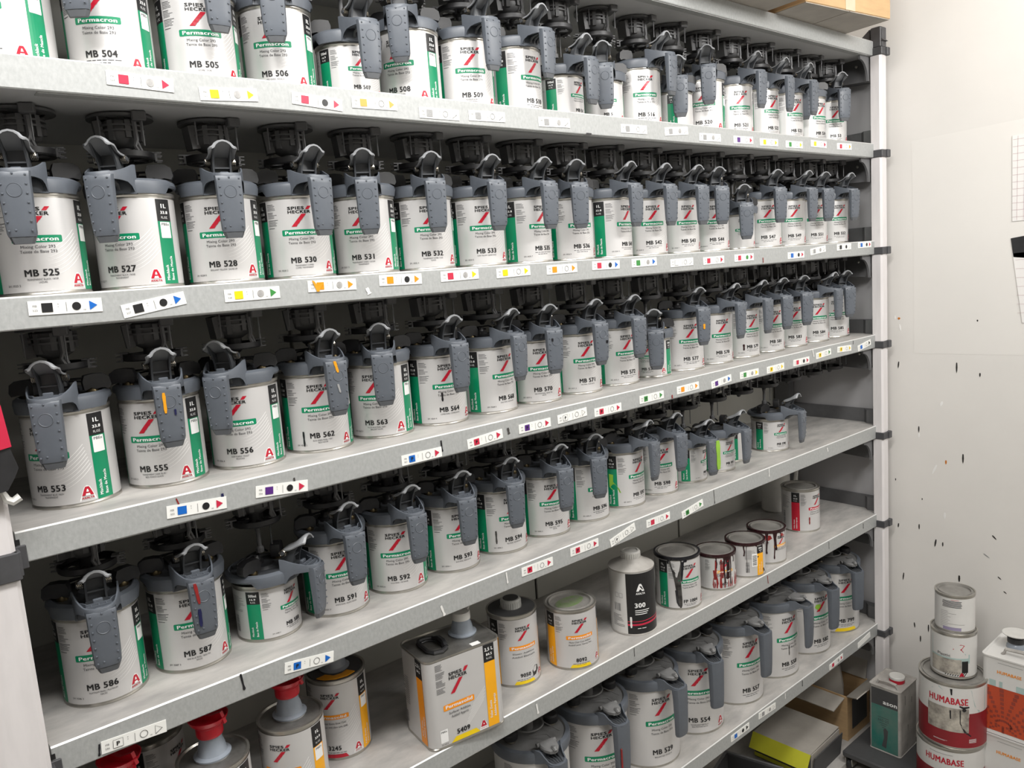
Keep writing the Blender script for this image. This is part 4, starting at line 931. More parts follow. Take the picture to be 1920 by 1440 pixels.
# black and white bottle can "300"
o = thing('paint_bottle_can', 'black and white cone-top can printed 300', 'paint can', (-1.073, .065, FZ)); R, H = .0512, .150
b = MB(); b.lathe([(R - .004, .001), (R - .002, 0), (R + .0008, 0), (R + .0012, .002), (R, .004), (R, H - .004), (R + .0012, H - .002), (R + .0012, H), (R - .002, H + .001), (.026, H + .014), (.024, H + .018), (.021, H + .018)], 44)
obj('body', b.mesh('body', ['dirtytin']), o); screwcap(o, H + .016, 'whitecap', .0225, .017)
lb = obj('label', label_mesh(R, .004, H - .004, 'plainwhite'), o, rz=math.radians(-30))
f = FB(); f.rect(-.030, .0045, .075, H - .0045, 1, 0); obj('black_panel', f.mesh('black_panel', ['black'], R), lb)
f = FB(); f.text('300', -.012, .066, .0105, .024, 'l'); c = .002; zb2 = .104; k = .95
f.poly([(c - .0100 * k, zb2), (c - .0035 * k, zb2), (c - .002 * k, zb2 + .004 * k), (c + .002 * k, zb2 + .004 * k), (c + .0035 * k, zb2), (c + .0100 * k, zb2), (c + .0042 * k, zb2 + .0145 * k), (c + .002 * k, zb2 + .018 * k), (c - .002 * k, zb2 + .018 * k), (c - .0042 * k, zb2 + .0145 * k)], 2)
f.text('AXALTA', c, .0965, .0045, .021)
for i in range(3): f.rect(-.012, .0585 - i * .0045, .022 - i * .003, .0602 - i * .0045, 2)
for i in range(2): f.rect(-.008 + .01 * i, .0165 - i * .0, -.000 + .012 * i, .0178, 2)
obj('white_lettering', f.mesh('white_lettering', ['white'], R), lb)
f = FB(); f.strip([(-.030 + .1 * t / 12, .026 + .006 * max(0, t / 12 - .3)) for t in range(13)], .0042, 2, 0); f.strip([(-.030 + .1 * t / 12, .0335 + .006 * max(0, t / 12 - .3)) for t in range(13)], .0015, 2, 0)
obj('red_stripe', f.mesh('red_stripe', ['tagred'], R), lb)
f = FB(); rnd = random.Random(2)
for i in range(9): f.rect(-.068, .020 + i * .0032, -.068 + .022 * rnd.random() + .01, .0210 + i * .0032, 1)
for i in range(8): f.rect(-.062 + i * .0022, .056, -.062 + i * .0022 + .0004 + .001 * rnd.random(), .074, 1)
for i in range(2): f.ring([(-.058 + i * .011, .088), (-.050 + i * .011, .088), (-.050 + i * .011, .098), (-.058 + i * .011, .098)], .0007, 1)
obj('fine_print', f.mesh('fine_print', ['finetext'], R), lb)
smear(lb, R, -.022, .045, .026, .005, 'drip_white')

def rim_run(o, R, H, runs, mk):
    """paint that ran over the rim and down the side"""
    b = MB(); b.lathe([(R + .0019, H - .006), (R + .0022, H - .002), (R + .0019, H + .0006), (R - .003, H + .0008), (R - .003, H + .0001)], 40, cap0=False, cap1=False)
    obj('paint_ring', b.mesh('paint_ring', [mk]), o)
    f = FB()
    for s, L, w in runs:
        f.strip([(s + .001 * math.sin(7 * t + s * 900), H - .003 - L * t) for t in (0, .15, .35, .6, .85, .95, 1)], [w * 1.6, w, w * .75, w * .8, w * .7, w, w * .4], 3)
    obj('paint_runs', f.mesh('paint_runs', [mk], R), o)
# FP 1004
o, lb = solid(-.899, .071, .054, .130, -19, 'FP 1004', 'Mixing Color 293', 'Teinte de Base 293', None, 'lidded can printed FP 1004 with grey paint run down its front', 'lid', 'Permacron', 'green')
rim_run(o, .054, .130, [(-.070, .012, .006), (-.03, .008, .010)], 'drip_black')
f = FB(); f.strip([(-.053 + .009 * t, .124 - .118 * t) for t in (0, .1, .25, .45, .65, .85, .95, 1)], [.030, .028, .020, .015, .013, .011, .008, .003], 3)
obj('paint_run', f.mesh('paint_run', ['drip_grey'], .054), o)
f = FB(); f.strip([(-.036 - .004 * t, .120 - .05 * t) for t in (0, .3, .6, 1)], [.007, .005, .005, .002], 3); f.strip([(-.053, .05), (-.051, .02), (-.048, .010)], [.006, .005, .002], 3); obj('dark_run', f.mesh('dark_run', ['drip_black'], .054), o)
# three dripping short cans
S = dict(print_set(.05, .092, 'amber', 'Permasolid', 'Elastic Additive', 'Additif Élastique', '500ml', '16.9', .74, False, 'S'))
S0 = {k: v for k, v in S.items() if 'band' not in k or k == 'name_band'}; S0 = {k: v for k, v in S0.items() if 'volume' not in k}
S1 = {k: v for k, v in S.items() if k in ('side_band', 'volume_panel', 'Z', 'L', 'barcode')}
for x, y, az, num, lab in ((-.752, .065, -29, '057', 'short can printed 057 streaked with maroon and red paint'), (-.637, .053, 63, '', 'short can showing a barcode and amber band with dark rim'), (-.522, .061, -9, '', 'short dripped can left of the crimson banded can')):
    o = thing('dripping_can', lab, 'paint can', (x, y, FZ), 0, 'dripping short cans on the fifth shelf'); obj('body', tin_mesh(.05, .092, True), o)
    lb = dress(o, .05, .092, az, S1 if az > 50 else S0, num, .74, prefix='', numz=.018)
    if num == '057':
        rim_run(o, .05, .092, [(-.016, .06, .012), (-.026, .072, .005), (-.008, .075, .004), (.004, .020, .004), (.016, .045, .003), (.028, .07, .003), (-.045, .03, .003)], 'drip_dark')
        f = FB(); rnd = random.Random(11)
        for i in range(26):
            s = -.055 + .10 * rnd.random(); f.strip([(s, .034 - .02 * rnd.random() + .01), (s + .002 * (rnd.random() - .5), .016), (s, .007)], [.001, .0035, .002], 2)
        for i in range(8):
            s = -.055 + .03 * rnd.random(); f.strip([(s, .075 * rnd.random() + .01), (s + .002, .07 * rnd.random() + .012)], .004, 2)
        obj('red_splashes', f.mesh('red_splashes', ['drip_red'], .05), o)
    elif az == 63:
        rim_run(o, .05, .092, [(-.052, .03, .004), (-.046, .075, .0012), (.0, .014, .004), (.012, .008, .005), (-.02, .006, .004)], 'drip_dark')
        f = FB(); f.rect(-.033, .030, -.018, .064, 2, 1); rnd = random.Random(8)
        for i in range(15): f.rect(-.031, .033 + i * .0019, -.020, .033 + i * .0019 + .0005 + .0008 * rnd.random(), 3, 0)
        obj('barcode_sticker', f.mesh('barcode_sticker', ['black', 'white'], .05), o)
        f = FB(); f.disc(-.012, .068, .0025, 3); f.disc(-.016, .055, .002, 3); f.strip([(.004, .020), (.008, .010)], [.004, .006], 3); obj('maroon_spots', f.mesh('maroon_spots', ['drip_dark'], .05), o)
    else:
        rim_run(o, .05, .092, [(-.030, .075, .004), (-.026, .05, .006), (-.010, .02, .004), (.012, .05, .002), (-.048, .03, .003), (-.05, .06, .005)], 'drip_dark')
        f = FB(); f.poly([(-.056, .080), (-.040, .081), (-.036, .072), (-.046, .066), (-.055, .068)], 3); f.disc(-.006, .078, .005, 3); obj('maroon_blot', f.mesh('maroon_blot', ['drip_red'], .05), o)
o, lb = solid(-.240, .119, .054, .130, -4, '', 'Mixing Color 293', 'Teinte de Base 293', None, 'lidded litre can with crimson side band at the right end', 'lid', 'Permasolid', 'red')
smear(lb, .054, -.028, .046, .022, .004, 'drip_red')
# white hose or jar behind it
o = thing('white_jug', 'white plastic jug in the back corner behind the crimson banded can', 'jug', (-.135, .265, FZ)); b = MB(); b.lathe([(.04, 0), (.045, .006), (.045, .12), (.035, .15), (.02, .165), (.02, .18)], 28); obj('body', b.mesh('body', ['whitecap']), o)
b = MB(); b.tube([(.01, -.03, .165), (.03, -.045, .16), (.042, -.05, .13), (.044, -.045, .09)], .007, 8); obj('handle', b.mesh('handle', ['whitecap']), o)

# square tin 5409 overhanging the edge
ang = math.radians(-7.2); TW, TD, TH, rr = .155, .108, .168, .016
o = thing('square_tin', 'square tin printed 5409 with orange bands and pour spout overhanging the shelf', 'paint can', (-1.597, .048, FZ), ang)
def rrect2(w, d, r, n=5):
    P = []
    for cx, cy, a0 in ((w / 2 - r, -d / 2 + r, -90), (w / 2 - r, d / 2 - r, 0), (-w / 2 + r, d / 2 - r, 90), (-w / 2 + r, -d / 2 + r, 180)):
        for i in range(n + 1): a = math.radians(a0 + 90 * i / n); P.append((cx + r * math.cos(a), cy + r * math.sin(a)))
    return P
def rr_ring(w, d, r, z): return [(x, y, z) for x, y in rrect2(w, d, r)]
b = MB(); b.loft([rr_ring(TW, TD, rr, 0), rr_ring(TW + .002, TD + .002, rr, .001), rr_ring(TW + .002, TD + .002, rr, .003), rr_ring(TW, TD, rr, .0045), rr_ring(TW, TD, rr, TH - .004), rr_ring(TW + .002, TD + .002, rr, TH - .003), rr_ring(TW + .002, TD + .002, rr, TH), rr_ring(TW - .001, TD - .001, rr, TH), rr_ring(TW - .003, TD - .003, rr, TH - .003)])
b.m[-1] = 1; obj('body', b.mesh('body', ['tin', 'dulltin']), o)
b = MB(); b.loft([rr_ring(TW + .0005, TD + .0005, rr, .005), rr_ring(TW + .0005, TD + .0005, rr, TH - .0045)], cap0=False, cap1=False); lb = obj('label', b.mesh('label', ['label']), o)
yf = -TD / 2 - .0003
f = FB(); f.text('HECKER', -.0345, .1235, .0058, .036, 'l'); f.text('SPIES', -.0345, .131, .0058, .026, 'l'); obj('brand_lettering', f.mesh('brand_lettering', ['black'], y0=yf), lb)
f = FB(); f.poly([(-.006, .131), (0, .131), (.0055, .139), (-.0015, .139)], 2); f.poly([(-.0145, .1215), (-.007, .1215), (-.0255, .097), (-.0335, .097)], 2); obj('red_slash', f.mesh('red_slash', ['red'], y0=yf), lb)
f = FB(); f.rrect(-.050, .069, .013, .080, .002, 1, 0); f.text('Permasolid', -.0185, .0722, .0062, .054, 'c', 0, 2, 1); obj('name_band', f.mesh('name_band', ['orange', 'white'], y0=yf), lb)
f = FB(); f.text('Surfacer Additive', -.018, .060, .0048, .044); f.text('Additif Apprêt', -.018, .0525, .0048, .035); obj('caption_lettering', f.mesh('caption_lettering', ['ink'], y0=yf), lb)
f = FB(); f.text('5409', -.014, .0185, .0088, .026); obj('number_lettering', f.mesh('number_lettering', ['black'], y0=yf), lb)
f = FB(); f.poly([(-.040, .0055), (.020, .0055), (.012, .0145), (-.030, .0145)], 1); obj('code_bar', f.mesh('code_bar', ['yellow'], y0=yf), lb)
f = FB(); f.rect(.0385, .0055, .0612, .130, 1, 0); f.text('Fuller Zusatz', .048, .022, .0046, .033, 'l', math.pi / 2, 2, 1); f.text('Additive Aparejo', .0565, .022, .0046, .044, 'l', math.pi / 2, 2, 1); obj('side_band', f.mesh('side_band', ['amber', 'white'], y0=yf), lb)
f = FB(); f.rect(.0385, .130, .0612, .1635, 1, 0); f.text('2,5 L', .050, .151, .006, .017, 'c', 0, 2, 1); f.text('84.5', .050, .142, .0045, .012, 'c', 0, 2, 1); f.text('FL.OZ.', .050, .135, .0034, .012, 'c', 0, 2, 1); obj('volume_panel', f.mesh('volume_panel', ['black', 'white'], y0=yf), lb)
f = FB(); rnd = random.Random(4); z = .157
for i in range(26):
    if i % 7 == 6: z -= .0022; continue
    f.rect(-.0605, z, -.0605 + .011 + .008 * rnd.random(), z + .0008, 1); z -= .0021
obj('fine_print', f.mesh('fine_print', ['finetext'], y0=yf), lb)
f = FB()
for j in range(8): f.strip([(-.012 + .003 * j + t * .0055, .020 + j * .006 + .0045 * t + .0001 * t * t) for t in range(9 - j // 2)], .0008, 1)
obj('wave_lines', f.mesh('wave_lines', ['wave'], y0=yf), lb)
f = FB(); c = .028; zb2 = .006; k = .9
f.poly([(c - .0105 * k, zb2), (c + .0105 * k, zb2), (c + .006 * k, zb2 + .013 * k), (c, zb2 + .0205 * k), (c - .006 * k, zb2 + .013 * k)], 1, 0); f.poly([(c - .0072 * k, zb2 + .0065 * k), (c + .0072 * k, zb2 + .0065 * k), (c + .0022 * k, zb2 + .0185 * k), (c - .0022 * k, zb2 + .0185 * k)], 2, 1); f.poly([(c - .0016 * k, zb2 + .0105 * k), (c + .0016 * k, zb2 + .0105 * k), (c, zb2 + .0145 * k)], 3, 0); f.text('AXALTA', c, zb2 + .0022 * k, .0026 * k, .0150 * k, 'c', 0, 2, 1)
obj('maker_badge', f.mesh('maker_badge', ['white', 'red'], y0=yf), lb)
f = FB(); f.rrect(-.0605, .012, -.0455, .036, .001, 1, 0); f.text('PBEx', -.053, .0305, .0035, .012, 'c', 0, 2, 1); f.text('291 5409 8', -.053, .0075, .0022, .013, 'c', 0, 2, 1); obj('code_panel', f.mesh('code_panel', ['white', 'black'], y0=yf), lb)
def side_print(fb, mats, name):   # laid on the left (-x) face
    me = bpy.data.meshes.new(name); xs = -TW / 2 - .0003
    me.from_pydata([(xs - FB.off(l), s, z) for s, z, l in fb.v], [], fb.f)
    for q in mats: me.materials.append(K[q])
    me.polygons.foreach_set('material_index', fb.m); return me
f = FB(); f.rect(-.037, .0055, -.014, .130, 1, 0); f.text('Fuller Zusatz', -.026, .020, .0042, .030, 'l', math.pi / 2, 2, 1); f.text('Additive Aparejo', -.018, .020, .0042, .040, 'l', math.pi / 2, 2, 1)
f.v = [(-(s + .051), z, l) for s, z, l in f.v]; obj('side_band', side_print(f, ['orange', 'white'], 'side_band'), lb)
f = FB(); f.rect(-.037, .130, -.014, .1635, 1, 0); f.text('2,5 L', -.0255, .151, .006, .017, 'c', 0, 2, 1); f.text('84.5', -.0255, .141, .0045, .012, 'c', 0, 2, 1); f.v = [(-(s + .051), z, l) for s, z, l in f.v]; obj('volume_panel', side_print(f, ['black', 'white'], 'volume_panel'), lb)
f = FB(); rnd = random.Random(6)
for i in range(10): f.rect(.034, .022 + i * .0022, .047, .022 + i * .0022 + .0006 + .0009 * rnd.random(), 1)
for i in range(14): f.rect(.022, .06 + i * .004, .022 + .010 + .014 * rnd.random(), .061 + i * .004, 1)
obj('fine_print', side_print(f, ['finetext'], 'fine_print'), lb)
spout(o, TH - .003, cap=False, x=.036, y=.014)
b = MB(); b.lathe([(.0175, .036), (.0175, .048), (.0165, .050), (.004, .050)], 26); obj('cap', b.mesh('cap', ['whitecap']), o, (.036, .014, TH - .010))
b = MB(); b.tube([(.012, -.004, .050), (.018, -.002, .056), (.022, .004, .058), (.018, .008, .054), (.012, .006, .050)], .0025, 6); obj('cap_strap', b.mesh('cap_strap', ['whitecap']), o, (.036, .014, TH - .010))
b = MB(); HP = [(-.053, .020), (-.048, .030), (-.035, .032), (-.022, .026), (-.016, .012), (-.016, -.012), (-.020, -.026), (-.032, -.034), (-.046, -.030), (-.053, -.018)]
b.tube([(x, y, .004) for x, y in HP] + [(HP[0][0], HP[0][1], .004)], .004, 6); b.tube([(-.019, .02, .004), (-.017, .006, .009), (-.017, -.01, .009), (-.019, -.022, .004)], .0055, 6); b.tube([(x * .8 - .007, y * .8, .002) for x, y in HP] + [(HP[0][0] * .8 - .007, HP[0][1] * .8, .002)], .002, 5)
obj('carry_handle', b.mesh('carry_handle', ['blackpl']), o, (0, 0, TH - .003))
obj('white_sticker', MB().box(.022, .040, -.046, -.035, 0, .0006).mesh('white_sticker', ['white']), o, (0, 0, TH - .003))

# ------------------------------------------------------------------ cartons on top
def carton(name, label, x, y, z, w, d, h, rz, seam=True):
    o = thing(name, label, 'box', (x, y, z), rz)
    b = MB().cbox(-w / 2, w / 2, -d / 2, d / 2, 0.0015, h, .002); obj('body', b.mesh('body', ['card']), o)
    for s in (-1, 1): obj('bottom_flap', MB().box(-w / 2 + .002, w / 2 - .002, min(s * .0015, s * (d / 2 - .002)), max(s * .0015, s * (d / 2 - .002)), 0, .0015).mesh('bottom_flap', ['cardgrey']), o, rz=0) if not seam else obj('bottom_flap', MB().box(min(s * .0015, s * (w / 2 - .002)), max(s * .0015, s * (w / 2 - .002)), -d / 2 + .002, d / 2 - .002, 0, .0015).mesh('bottom_flap', ['cardgrey']), o)
    obj('packing_tape', MB().box(-.02, .02, -d / 2 - .0006, -d / 2 - .0001, .002, .06).mesh('packing_tape', ['cardtape']), o)
    return o
carton('cardboard_box', 'brown cardboard box overhanging the top shelf near the right post', -.325, .075, SHELF['A'] + .0002, .36, .36, .22, math.radians(-6))
carton('cardboard_box', 'second brown cardboard box left of the overhanging one on top', -.745, .045, SHELF['A'] + .0002, .40, .36, .22, math.radians(-4))

# ------------------------------------------------------------------ things under the lowest shelf and by the wall
o = thing('open_carton', 'open brown carton with flaps folded out under the lowest shelf', 'box', (-.108, .048, .02))
b = MB(); cw, cd, chh, t = .15, .27, .150, .004
b.box(0, t, 0, cd, 0, chh); b.box(cw - t, cw, 0, cd, 0, chh); b.box(t, cw - t, 0, t, 0, chh); b.box(t, cw - t, cd - t, cd, 0, chh); b.box(t, cw - t, t, cd - t, 0, t); obj('body', b.mesh('body', ['card']), o)
f1 = MB().box(0, .075, .01, cd - .01, 0, .003).mesh('flap', ['cardgrey']); obj('flap', f1, o, (0.004, 0, chh - .004), rot=(0, math.radians(168), 0))
Q = [(.000, .001, .1505), (.145, .001, .1505), (.052, -.080, .214), (-.094, -.078, .214)]
obj('flap', MB().loft([Q, [(x, y + .002, z + .0025) for x, y, z in Q]]).mesh('flap', ['cardgrey']), o)
obj('flap', MB().box(0, .10, 0, cd - .02, 0, .003).mesh('flap', ['cardgrey']), o, (cw - .004, .01, chh), rot=(0, math.radians(-75), 0))
obj('printed_side', MB().box(.03, .128, -.0012, -.0002, .03, .13).mesh('printed_side', ['darkbox']), o)
tag(obj('paper_sack', MB().loft([[(-.06 + .02 * math.sin(a * 3), .05 * math.sin(a) * 1.6, 0) if False else (.055 * math.cos(a), .10 * math.sin(a), 0) for a in [2 * math.pi * i / 12 for i in range(12)]], [(.05 * math.cos(a) + .004 * math.sin(5 * a), .10 * math.sin(a), .12) for a in [2 * math.pi * i / 12 for i in range(12)]], [(.03 * math.cos(a) + .006 * math.sin(5 * a), .09 * math.sin(a), .20) for a in [2 * math.pi * i / 12 for i in range(12)]]]).mesh('paper_sack', ['cardgrey']), None, (-.030, .20, .026)), 'crumpled grey paper sack sticking out of the open carton', 'paper sack')

o = thing('yellow_carton', 'flat carton with grey top and neon yellow edge under the lowest shelf', 'box', (-.365, .034, .0205), math.radians(2))
b = MB().cbox(0, .185, 0, .185, 0, .080, .0015); obj('body', b.mesh('body', ['darkbox']), o)
obj('lid', MB().box(-.001, .186, 0.0, .186, .080, .083).mesh('lid', ['cardgrey']), o, rot=(0, math.radians(-1.0), 0))
obj('yellow_lid_edge', MB().prism([(-.002, .084), (-.0290, .043), (-.0268, .042), (0, .081)], 'y', -.002, .187).mesh('yellow_lid_edge', ['neon']), o)
obj('yellow_stripe', MB().box(-.0012, -.0002, 0, .185, .004, .016).mesh('yellow_stripe', ['neon']), o)
obj('side_flap', MB().box(.004, .182, -.006, -.003, .0, .074).mesh('side_flap', ['darkbox']), o, rot=(math.radians(6), 0, 0))
obj('inner_liner', MB().box(.004, .182, -.0028, -.0002, .004, .080).mesh('inner_liner', ['cardgrey']), o)
o = thing('dark_crate', 'dark grey open crate below the lowest shelf at the bottom edge', 'crate', (-.62, .10, .0205), .25)
b = MB(); b.box(-.10, .10, -.08, .08, 0, .004); b.box(-.10, -.096, -.08, .08, 0, .10); b.box(.096, .10, -.08, .08, 0, .10); b.box(-.10, .10, -.08, -.076, 0, .10); b.box(-.10, .10, .076, .08, 0, .10); obj('body', b.mesh('body', ['darkbox']), o)
b = MB(); b.box(-.106, .106, -.086, -.079, .095, .104); b.box(-.106, .106, .079, .086, .095, .104); b.box(-.106, -.099, -.08, .08, .095, .104); b.box(.099, .106, -.08, .08, .095, .104); obj('rim', b.mesh('rim', ['gusset']), o)

# dolly + green tin
o = thing('dolly', 'low dark dolly with castors standing by the right post', 'dolly', (-.16, -.19, 0))
obj('deck', MB().cbox(-.06, .16, -.02, .20, .040, .060, .004).mesh('deck', ['darkbox']), o)
for x, y in ((-.045, .0), (.14, .0), (-.045, .18), (.14, .18)):
    b = MB(); b.lathe([(.014, -.008), (.016, -.006), (.016, .006), (.014, .008)], 16, 0, Matrix.Translation((0, 0, .016)) @ Matrix.Rotation(math.pi / 2, 4, 'X')); b.prism([(-.012, .016), (.012, .016), (.016, .040), (-.016, .040)], 'y', -.011, -.0085, 1); b.prism([(-.012, .016), (.012, .016), (.016, .040), (-.016, .040)], 'y', .0085, .011, 1)
    obj('castor', b.mesh('castor', ['blackpl', 'tin']), o, (x, y, 0))
o = thing('green_tin', 'tall dusty tin with teal front and red-rimmed cap beside the post', 'paint can', (-.148, -.134, .0602))
gw, gd, gh = .115, .093, .212; b = MB()
def gr(i, z): return [(x + gw / 2, y + gd / 2, z) for x, y in rrect2(gw - 2 * i, gd - 2 * i, .008, 3)]
b.loft([gr(.001, 0), gr(-.001, .001), gr(-.001, .003), gr(0, .004), gr(0, gh - .004), gr(-.0015, gh - .003), gr(-.0015, gh), gr(.001, gh), gr(.004, gh - .003)]); obj('body', b.mesh('body', ['dirtytin']), o)
def xface(fb, mats, name, x0):
    me = bpy.data.meshes.new(name); me.from_pydata([(x0 - FB.off(l), -s, z) for s, z, l in fb.v], [], fb.f)
    for q in mats: me.materials.append(K[q])
    me.polygons.foreach_set('material_index', fb.m); return me
f = FB(); f.rect(-.086, .006, -.007, .150, 1, 0); f.rect(-.086, .150, -.007, .203, 1, 1); f.text('ason', -.030, .158, .013, .040, 'c', 0, 2, 2); f.text('665-25', -.05, .100, .008, .032, 'c', 0, 2, 3)
for i in range(4): f.rect(-.066 + .004 * i, .112 - .0065 * i * (1 if i else 1) - .012 * (i > 0), -.034 - .004 * i, .1135 - .0065 * i - .012 * (i > 0), 2, 3)
f.poly([(-.055, .02), (-.048, .05), (-.050, .075), (-.044, .082), (-.036, .074), (-.038, .05), (-.042, .016)], 2, 1)
obj('front_print', xface(f, ['teal', 'darkbox', 'white', 'ink'], 'front_print', 0.0), o)
b = MB(); b.lathe([(.021, 0), (.022, .002), (.022, .010), (.0215, .012), (.0215, .014)], 26, 1); b.lathe([(.0225, .012), (.0225, .018), (.0205, .020), (.004, .0195)], 26, 0); obj('cap', b.mesh('cap', ['whitecap', 'red']), o, (gw * .55, gd * .40, gh - .003))
b = MB(); b.tube([(.0, -.030, 0), (.002, -.026, .012), (.003, .0, .014), (.002, .026, .012), (.0, .030, 0)], .0045, 6); obj('carry_handle', b.mesh('carry_handle', ['dirtytin']), o, (.018, gd * .5, gh - .004))
f = FB()
for s, z, L in ((.03, .19, .03), (.075, .17, .02), (.05, .09, .02)): f.strip([(s, z), (s + .001, z - L)], [.002, .001], 2)
obj('dark_runs', f.mesh('dark_runs', ['drip_black'], y0=-.0003), o)

# round stack
SX, SY = -.12, -.267
def round_can(name, label, x, y, z, R, H, group=None, mk='plainwhite', lidk=True):
    o = thing(name, label, 'paint can', (x, y, z), 0, group); obj('body', tin_mesh(R, H, True), o); lb = obj('label', label_mesh(R, .006, H - .009, mk), o, rz=math.radians(-72)); return o, lb
o, lb = round_can('gallon_can', 'white-topped round can at the bottom of the stack by the wall', SX - .004, SY + .004, 0.0005, .0855, .189)
f = FB(); f.rect(-.13, .007, .17, .118, 1); obj('crimson_band', f.mesh('crimson_band', ['crimson'], .0855), lb)
f = FB(); f.text('HUMABASE', -.012, .142, .0175, .098); obj('brand_lettering', f.mesh('brand_lettering', ['red'], .0855), lb)
f = FB(); f.rect(-.05, .170, .01, .1708, 1); obj('fine_print', f.mesh('fine_print', ['finetext'], .0855), lb)
o, lb = round_can('gallon_can', 'red and white round can second in the stack by the wall', SX, SY, .190, .085, .190)
f = FB(); f.rect(-.13, .007, .17, .098, 1); f.poly([(-.13, .098), (-.06, .098), (-.06, .128), (-.13, .13)], 1); f.rect(.045, .098, .17, .108, 1); obj('crimson_band', f.mesh('crimson_band', ['crimson'], .085), lb)
f = FB(); f.text('HUMABASE', -.008, .133, .0185, .098); obj('brand_lettering', f.mesh('brand_lettering', ['red'], .085), lb)
f = FB(); f.rect(-.062, .052, .044, .122, 2); obj('sketch_panel', f.mesh('sketch_panel', ['sketch'], .085), lb)
f = FB()
for k in range(6): f.rect(-.045, .020 - k * 0 + k * .0016, -.045 + .03 + .006 * (k % 3), .0206 + k * .0016, 2, 0) if k < 2 else f.rect(.045, .016 + k * .003, .066, .0172 + k * .003, 2, 0)
obj('white_print', f.mesh('white_print', ['white'], .085), lb)
f = FB(); f.strip([(.0, .178), (.001, .160)], [.006, .003], 3); f.strip([(-.002, .115), (-.001, .090)], [.004, .003], 3); f.strip([(.020, .13), (.030, .125), (.045, .128)], [.004, .007, .004], 3); f.strip([(.022, .118), (.022, .08), (.034, .055), (.050, .042)], [.003, .002, .005, .003], 3); f.disc(.032, .119, .005, 3)
obj('black_runs', f.mesh('black_runs', ['drip_black'], .085), lb)
f = FB(); f.poly([(-.085, .176), (-.03, .178), (-.02, .170), (-.05, .166), (-.085, .168)], 1); f.poly([(.05, .176), (.10, .176), (.10, .11), (.075, .108), (.06, .13)], 1); obj('pale_wash', f.mesh('pale_wash', ['tealpale'], .085), lb)
o, lb = round_can('litre_can', 'litre can with pale teal and sketch print, third in the stack', SX + .010, SY + .002, .3802, .0575, .129)
f = FB(); f.poly([(-.06, .113), (-.03, .105), (.0, .088), (.03, .074), (.045, .070), (.045, .052), (-.06, .052)], 1); f.rect(-.062, .045, .045, .060, 1); obj('teal_wash', f.mesh('teal_wash', ['tealpale'], .0575), lb)
f = FB(); f.rect(-.060, .012, .022, .056, 2); obj('sketch_panel', f.mesh('sketch_panel', ['sketch'], .0575), lb)
f = FB(); f.rect(.023, .018, .040, .052, 2); f.text('Plastic', -.022, .062, .008, .034)
for k in range(9): f.strip([(-.018 + k * .006, .008), (-.012 + k * .006, .018)], .0022, 2)
obj('dark_print', f.mesh('dark_print', ['black'], .0575), lb)
f = FB(); f.poly([(.000, .086), (.020, .101), (.030, .098), (.022, .086), (.028, .078)], 2); f.poly([(.016, .007), (.030, .007), (.025, .018), (.021, .018)], 3); obj('red_emblem', f.mesh('red_emblem', ['red'], .0575), lb)
o, lb = round_can('half_litre_can', 'small white can with fine print on top of the stack', SX + .012, SY + .0, .5092, .0495, .108)
f = FB(); rnd = random.Random(9)
for i in range(6): f.rect(-.030 + .002 * rnd.random(), .090 - i * .0034, .020 - .004 * rnd.random(), .0918 - i * .0034, 1, 0)
f.rect(-.008, .0945, .012, .0955, 1, 1)
for i in range(10): f.rect(-.035, .060 - i * .005, -.035 + .02 + .045 * rnd.random() * (i % 2), .0606 - i * .005, 1, 2)
obj('fine_print', f.mesh('fine_print', ['ink', 'red', 'finetext'], .0495), lb)
f = FB(); f.rect(-.028, .007, .018, .016, 1); obj('lilac_strip', f.mesh('lilac_strip', ['lilac'], .0495), lb)

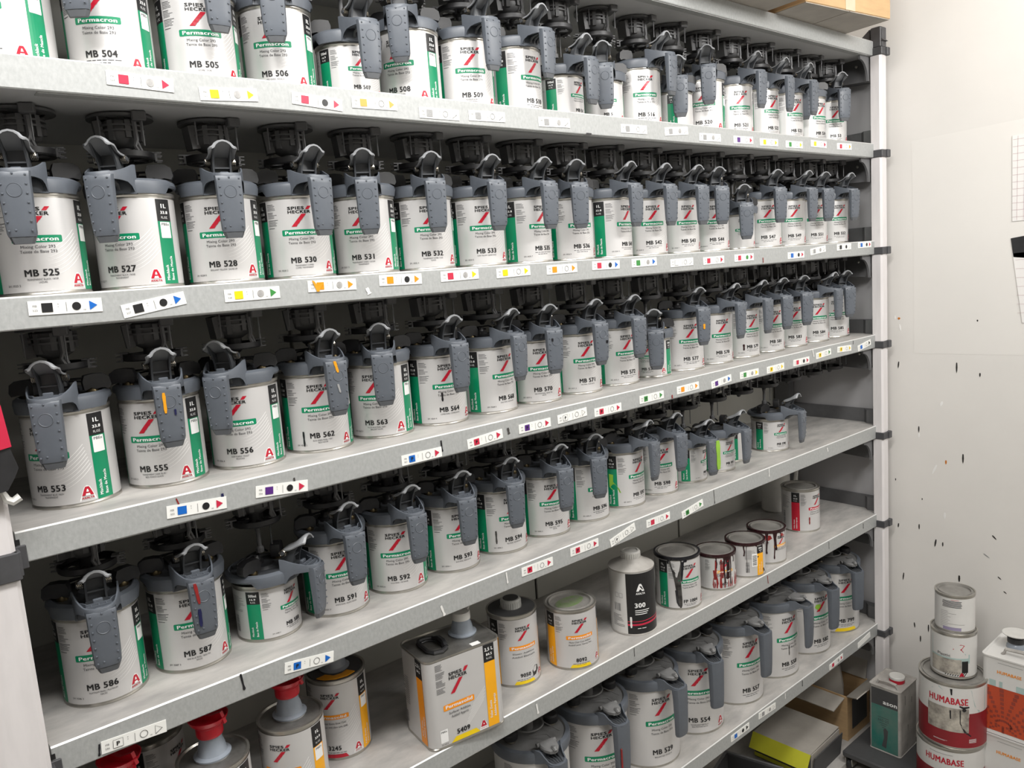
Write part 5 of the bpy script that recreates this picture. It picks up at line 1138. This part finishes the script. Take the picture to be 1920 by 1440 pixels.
def square_can(label, x, y, z, h, red):
    o = thing('square_can', label, 'paint can', (x, y, z)); w, d = .165, .19
    def ring(i, zz): return [(px + w / 2, py - d / 2, zz) for px, py in rrect2(w - 2 * i, d - 2 * i, .014, 4)]
    b = MB(); b.loft([ring(.001, 0), ring(-.001, .001), ring(-.001, .004), ring(0, .006), ring(0, h - .006), ring(-.002, h - .004), ring(-.002, h), ring(.001, h), ring(.004, h - .004)]); obj('body', b.mesh('body', ['plainwhite']), o)
    f = FB()
    if red:
        f.rect(.0, .012, d, .142, 1, 0); obj('vermilion_panel', xface(f, ['vermilion'], 'vermilion_panel', 0), o)
        f = FB()
        for a in range(9):
            for r in range(9):
                t = math.radians(12 + a * 16); rr_ = .022 + r * .0155; s, zz = .055 + rr_ * math.cos(t) * 1.0, .050 + rr_ * math.sin(t) * .8 - .02
                if .006 < s < d - .006 and .018 < zz < .136: q = .0032 + .0003 * r; f.rect(s - q, zz - q, s + q, zz + q, 2, 0)
        for a in range(5):
            for r in range(5):
                t = math.radians(-30 - a * 30); rr_ = .02 + r * .014; s, zz = .055 + rr_ * math.cos(t), .030 + rr_ * math.sin(t) * .35 + .006
                if .006 < s < d - .006 and .014 < zz < .13: f.rect(s - .003, zz - .003, s + .003, zz + .003, 2, 0)
        obj('dot_pattern', xface(f, ['brick'], 'dot_pattern', 0), o)
        f = FB()
        for s0, s1 in ((.020, .036), (.044, .052), (.085, .12)): f.rect(s0, .1425, s1, .160, 1, 0)
        obj('teal_wash', xface(f, ['tealpale'], 'teal_wash', 0), o)
        b = MB(); b.lathe([(.024, 0), (.023, .008), (.020, .012), (.020, .024)], 24, 0); b.lathe([(.0215, .016), (.0215, .030), (.019, .032)], 24, 1); b.lathe([(.006, .032), (.008, .036), (.033, .040), (.034, .0425), (.031, .043), (.010, .039)], 28, 2)
        obj('pour_spout', b.mesh('pour_spout', ['spout', 'blackpl', 'whitecap']), o, (w * .60, -d * .28, h - .004))
        b = MB(); b.tube([(.0, .045, 0), (.002, .038, .016), (.003, 0, .018), (.002, -.10, .016), (.0, -.11, 0)], .005, 6); obj('carry_handle', b.mesh('carry_handle', ['dirtytin']), o, (.035, -d * .45, h - .004))
    f = FB(); f.text('HUMABASE', .068, h - .046 if red else h - .052, .0085, .058); obj('brand_lettering', xface(f, ['orange'], 'brand_lettering', 0), o)
    f = FB(); f.rect(.04, h - .016, .10, h - .0153, 1); obj('fine_print', xface(f, ['finetext'], 'fine_print', 0), o)
square_can('lower white square tin with orange lettering at the right frame edge', -.108, -.338, .0005, .222, False)
square_can('upper square tin with vermilion dotted panel and pour spout by the wall', -.106, -.336, .2230, .228, True)
b = MB(); rnd = random.Random(12); n = 9
V = [(-.11 + .20 * i / n, -.07 + .15 * j / n, .03 + .045 * math.sin(3.1 * i / n * 2) * math.sin(2.6 * j / n) + .022 * rnd.random() + .02) for i in range(n + 1) for j in range(n + 1)]
Vb = [(x, y, z - .004) for x, y, z in V]
F = [(i * (n + 1) + j, (i + 1) * (n + 1) + j, (i + 1) * (n + 1) + j + 1, i * (n + 1) + j + 1) for i in range(n) for j in range(n)]
b.add(V, F); b.add(Vb, [q[::-1] for q in F])
tag(obj('crumpled_film', b.mesh('crumpled_film', ['clutter'], 60), None, (-.27, -.30, .0)), 'crumpled olive plastic film on the floor before the stack', 'plastic film')

# ------------------------------------------------------------------ red and black clip hanging on the left post
o = thing('spring_clamp', 'red and black clamp tool hanging at the left frame edge', 'clamp', (-2.252, -.030, 1.47))
b = MB(); b.prism([(-.05, -.016), (.010, -.012), (.012, .006), (.016, .005), (.020, -.044), (-.05, -.055)], 'y', -.012, .006); obj('red_jaw', b.mesh('red_jaw', ['tagred']), o)
b = MB(); b.prism([(-.05, -.053), (.018, -.044), (.024, -.070), (.019, -.080), (.010, -.094), (-.05, -.102)], 'y', -.010, .006); obj('black_grip', b.mesh('black_grip', ['blackpl']), o)
b = MB(); b.tube([(-.03, 0, -.092), (.004, 0, -.094), (.008, 0, -.106), (.014, 0, -.110), (.022, 0, -.106)], .005, 7); obj('hook', b.mesh('hook', ['whitecap']), o)
